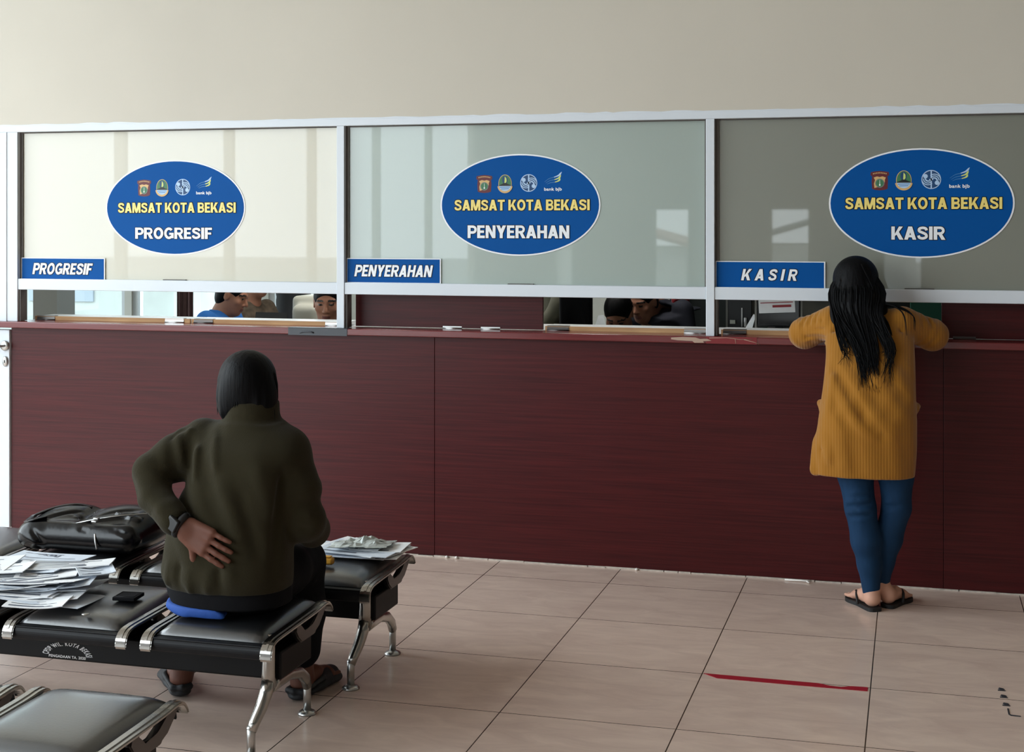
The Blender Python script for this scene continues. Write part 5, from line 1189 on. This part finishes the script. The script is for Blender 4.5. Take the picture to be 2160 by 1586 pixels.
office_person('standing man in olive grey shirt behind the middle window', (-2.075, 1.62, 0), PI / 2 + .5, 'shirt_olive', seated=False, arms='down', up=.07)
office_person('man with bowed black-haired head behind the middle window', (-1.655, 1.68, 0), PI, 'shirt_navy', lean=.12, drop=.13, pitch=-.72)
office_person('man in navy jacket bending forward behind the middle window', (-1.40, 2.22, 0), PI - .45, 'shirt_navy', seated=False, lean=.27, drop=.45, pitch=-.35, yaw=.1, arms='down')

def office_chair(label, loc, rz):
    t = thing('office_chair', label, 'chair', loc, rz, 'office chairs behind the counter')
    b = MB(); b.box((-.24, -.23, .43), (.24, .23, .51), bev=.03, seg=3); b.build('seat', M['black_cloth'], t)
    F = Field((-.3, -.34, .5), (.3, -.12, 1.26), .012); F.box((0, -.245, .90), (.205, .035, .33), .035); F.ell((0, -.20, .9), (.14, .035, .25), None, .02, 'cut'); F.mesh('backrest', M['black_cloth'], t)
    b = MB(); b.tube([(0, -.18, .44), (0, -.25, .46), (0, -.265, .6)], .018, n=8); b.build('back_support', M['black_metal'], t)
    b = MB(); b.lathe([(.03, .08), (.025, .43)], (0, 0, 0), n=12)
    for k in range(5): a = 2 * PI * k / 5; b.tube([(0, 0, .10), (.27 * math.cos(a), .27 * math.sin(a), .07)], [.022, .014], n=8)
    b.build('base', M['black_metal'], t)
    for k in range(5):
        a = 2 * PI * k / 5; b = MB(); b.lathe([(.01, 0), (.025, .01), (.028, .028), (.02, .05), (.008, .056)], (.27 * math.cos(a), .27 * math.sin(a), 0), n=10); b.build('caster', M['black_plastic'], t)
    return t
em = bpy.data.materials.new('fill_emitter'); em.use_nodes = True  # unseen glowing panels, added to brighten the people behind the middle window
em.node_tree.nodes['Principled BSDF'].inputs['Emission Color'].default_value = (1, .97, .92, 1); em.node_tree.nodes['Principled BSDF'].inputs['Emission Strength'].default_value = 18
for x, lb in ((-1.9, 'added fill light above the standing man in olive grey'), (-3.4, 'added fill light above the computers')):
    t = thing('fill_light', lb, 'light', (x, 1.5, 2.93), group='added office fill lights')
    b = MB(); b.box((-.16, -.62, .02), (.16, .62, .07)); b.build('housing', M['alu'], t); b = MB(); b.box((-.145, -.6, .008), (.145, .6, .0198)); b.build('fill_panel', em, t)
oc = office_chair('empty black office chair turned away behind the middle window', (-1.80, .88, 0), PI + .12)
for lb, lc, rz in (('office chair of the man in royal blue', (-4.35, 1.52, 0), -PI / 2), ('office chair of the man in brown uniform shirt', (-4.48, 2.32, 0), -PI / 2 - .3), ('office chair of the man whose face shows at the window end', (-3.268, 1.14, 0), PI + .15), ('office chair of the man with the bowed head', (-1.655, 1.72, 0), PI)):
    c = copy_tree(oc); c.location = lc; c.rotation_euler = (0, 0, rz); c['label'] = lb; c.children[1].scale = (1, 1, 1)
    for ch in c.children:
        if ch.name.startswith('backrest'): ch.scale = (1, 1, .62); ch.location = (0, 0, .22)
for ch in oc.children:
    if ch.name.startswith('backrest'): ch.scale = (.46, 1, 1.03)

# desk with computers
t = thing('office_table', 'pale office table behind the leftmost window carrying the computers', 'table', (-3.74, 1.62, 0))
b = MB(); b.box((-.30, -.55, .75), (.17, .45, .78), bev=.004); b.build('tabletop', M['desk'], t)
for x, y in ((-.27, -.52), (-.27, .42), (.14, -.52), (.14, .42)):
    b = MB(); b.box((x - .02, y - .02, 0), (x + .02, y + .02, .75)); b.build('leg', M['alu'], t)
t = thing('computer_monitor', 'beige computer monitor seen from behind, left of the face at the window end', 'monitor', (-3.635, 1.62, .78))
F = Field((-.16, -.22, -.01), (.16, .2, .44), .008); F.box((0, .05, .25), (.12, .13, .165), .03); F.box((0, -.07, .245), (.085, .10, .12), .04, None, .04); F.mesh('housing', M['beige_plastic'], t)
b = MB(); b.lathe([(.09, 0), (.09, .012), (.04, .03), (.035, .12)], (0, .03, 0), n=20); b.build('stand', M['beige_plastic'], t)
b = MB(); b.box((-.105, .1805, .12), (.105, .184, .385)); b.build('screen', M['screen'], t)
t = thing('laptop', 'open dark laptop standing behind the leftmost window', 'laptop', (-3.79, 1.19, .78))
b = MB(); b.box((-.0, -.0, 0), (.16, .22, .02), bev=.004); b.box((-.02, .02, .02), (.02, .06, .20)); b.build('riser', M['black_plastic'], t)
b = MB(); b.box((-.03, -.02, .20), (.16, .2, .22), bev=.004); b.build('keyboard_base', M['black_plastic'], t)
b = MB(); b.box((-.03, -.03, .222), (.17, -.018, .335), R=Matrix.Rotation(-.25, 3, 'X')); b.build('lid', M['black_plastic'], t)
# cabinets, curtains
def cabinet(name, label, lo, hi, m, cat='cabinet'):
    t = thing(name, label, cat, ((lo[0] + hi[0]) / 2, (lo[1] + hi[1]) / 2, 0)); c = Vector(t.location)
    b = MB(); b.box(Vector((lo[0], lo[1], lo[2])) - c, Vector(hi) - c, bev=.004, seg=1); b.build('body', M[m], t)
    n = 3
    for k in range(n):
        z0 = lo[2] + .03 + (hi[2] - lo[2] - .06) * k / n; z1 = lo[2] + .03 + (hi[2] - lo[2] - .06) * (k + 1) / n - .012
        b = MB(); b.box(Vector((lo[0] + .02, lo[1] - .012, z0)) - c, Vector((hi[0] - .02, lo[1], z1)) - c); d = b.build('drawer', M[m], t)
        b = MB(); xm = (lo[0] + hi[0]) / 2; b.box(Vector((xm - .05, lo[1] - .03, (z0 + z1) / 2 - .008)) - c, Vector((xm + .05, lo[1] - .012, (z0 + z1) / 2 + .008)) - c); b.build('drawer_handle', M['steel'], d)
    return t
cabinet('filing_cabinet', 'grey cabinet behind the right window, just left of the woman', (-.62, 1.5, 0), (-.38, 1.9, 1.5), 'grey_box')
cabinet('filing_cabinet', 'green cabinet behind the right window, right of the woman', (-.02, 1.2, 0), (.40, 1.6, 1.5), 'dkgreen')
cabinet('filing_cabinet', 'tall dark cabinet at the back of the office behind the middle window', (-1.06, 2.1, 0), (-.80, 2.55, 1.7), 'darkwall')
def drape(name, label, x0, x1, y, z0, z1, m, amp):
    vs = []; n = 40
    for z in (z0, z1):
        for k in range(n + 1): u = k / n; vs.append((x0 + (x1 - x0) * u, y + amp * math.sin(u * 22) + amp * .4 * math.sin(u * 51), z))
    vs += [(p[0], p[1] + .006, p[2]) for p in vs]; N_ = 2 * (n + 1); fs = []
    for k in range(n): fs += [(k, k + 1, n + 2 + k, n + 1 + k), (N_ + k, N_ + n + 1 + k, N_ + n + 2 + k, N_ + k + 1), (k, N_ + k, N_ + k + 1, k + 1), (n + 1 + k, n + 2 + k, N_ + n + 2 + k, N_ + n + 1 + k)]
    fs += [(0, n + 1, N_ + n + 1, N_), (n, N_ + n, N_ + 2 * n + 1, 2 * n + 1)]
    b = MB(); b.faces(vs, fs, None, True); tag(b.build(name, M[m]), label, 'curtain')
drape('curtain', 'brown curtain hanging between the bright office windows', -6.06, -5.91, 4.3, .0, 2.75, 'plum_curtain', .012)
drape('curtain', 'grey-blue curtain behind the middle window, right of the man in navy', -1.53, -1.43, 2.53, .0, 2.9, 'curtain', .015)
b = MB(); b.box((-1.455, 1.93, 1.17), (-1.375, 1.95, 1.30)) if 0 else None
F = Field((-1.50, 1.93, 1.02), (-1.28, 2.30, 1.40), .007); F.ell((-1.395, 2.10, 1.215), (.045, .10, .09), rot(.2, .3, 0), .02); F.ell((-1.37, 2.12, 1.15), (.03, .08, .05), None, .02)
b.bm.free()
tag(F.mesh('red_scarf', M['shirt_red']), 'red cloth over the shoulder of the man in navy', 'scarf')
# cash desk things behind the right window
t = thing('display_screen', 'black screen with a paper notice hanging over it behind the right window', 'screen', (-.648, .50, 1.118))
b = MB(); b.box((-.105, -.01, .02), (.105, .02, .24), bev=.004); b.box((-.06, -.05, 0), (.06, .08, .012), bev=.003); b.box((-.02, .02, .012), (.02, .04, .10)); b.build('casing', M['black_plastic'], t)
b = MB(); b.box((-.098, -.0125, .028), (.098, -.0102, .232)); b.build('screen', M['screen'], t)
b = MB(); b.box((-.118, -.012, .0), (-.108, .02, .24)); b.box((.108, -.012, .0), (.116, .02, .24)); b.build('side_frame', M['grey_box'], t)
b = MB(); b.box((-.10, -.0165, .088), (.078, -.0148, .24), R=Matrix.Rotation(-.05, 3, 'Y')); nt_ = b.build('paper_notice', M['paper'], t)
b = MB()
for k, (x0, x1, z0, z1) in enumerate(((-.09, .07, .137, .141), (-.03, .062, .116, .128))): b.box((x0, -.0175, z0), (x1, -.0166, z1), R=Matrix.Rotation(-.05, 3, 'Y'))
b.build('printed_lines', M['redprint'], nt_)
t = thing('metal_case', 'dark metal case with a pale lock behind the right window', 'case', (-.905, .95, 0))
b = MB(); b.box((-.06, 0, 0), (.075, .3, 1.34), bev=.004); b.build('body', M['black_plastic'], t)
b = MB(); b.box((-.062, -.006, 0), (-.052, .004, 1.34)); b.build('edge_strip', M['grey_box'], t)
b = MB(); b.box((-.040, -.010, 1.115), (-.012, -.0005, 1.135)); b.build('lock_plate', M['beige_plastic'], t)
b = MB(); b.box((.02, -.008, 1.10), (.026, 0, 1.20)); b.box((.034, -.012, 1.10), (.05, 0, 1.15), bev=.003); b.build('latch', M['steel'], t)
b = MB(); b.prism([(-.825, 1.1195), (-.79, 1.1195), (-.772, 1.185), (-.784, 1.19)], .60, .604, 'y'); tag(b.build('paper_slip', M['paper']), 'white paper slip leaning against the black screen behind the right window', 'paper')
b = MB(); b.prism([(-1.60, 1.1195), (-1.545, 1.1195), (-1.555, 1.175), (-1.585, 1.17)], .58, .584, 'y'); tag(b.build('paper_slip', M['paper']), 'white paper standing left of the bowed head behind the middle window', 'paper')
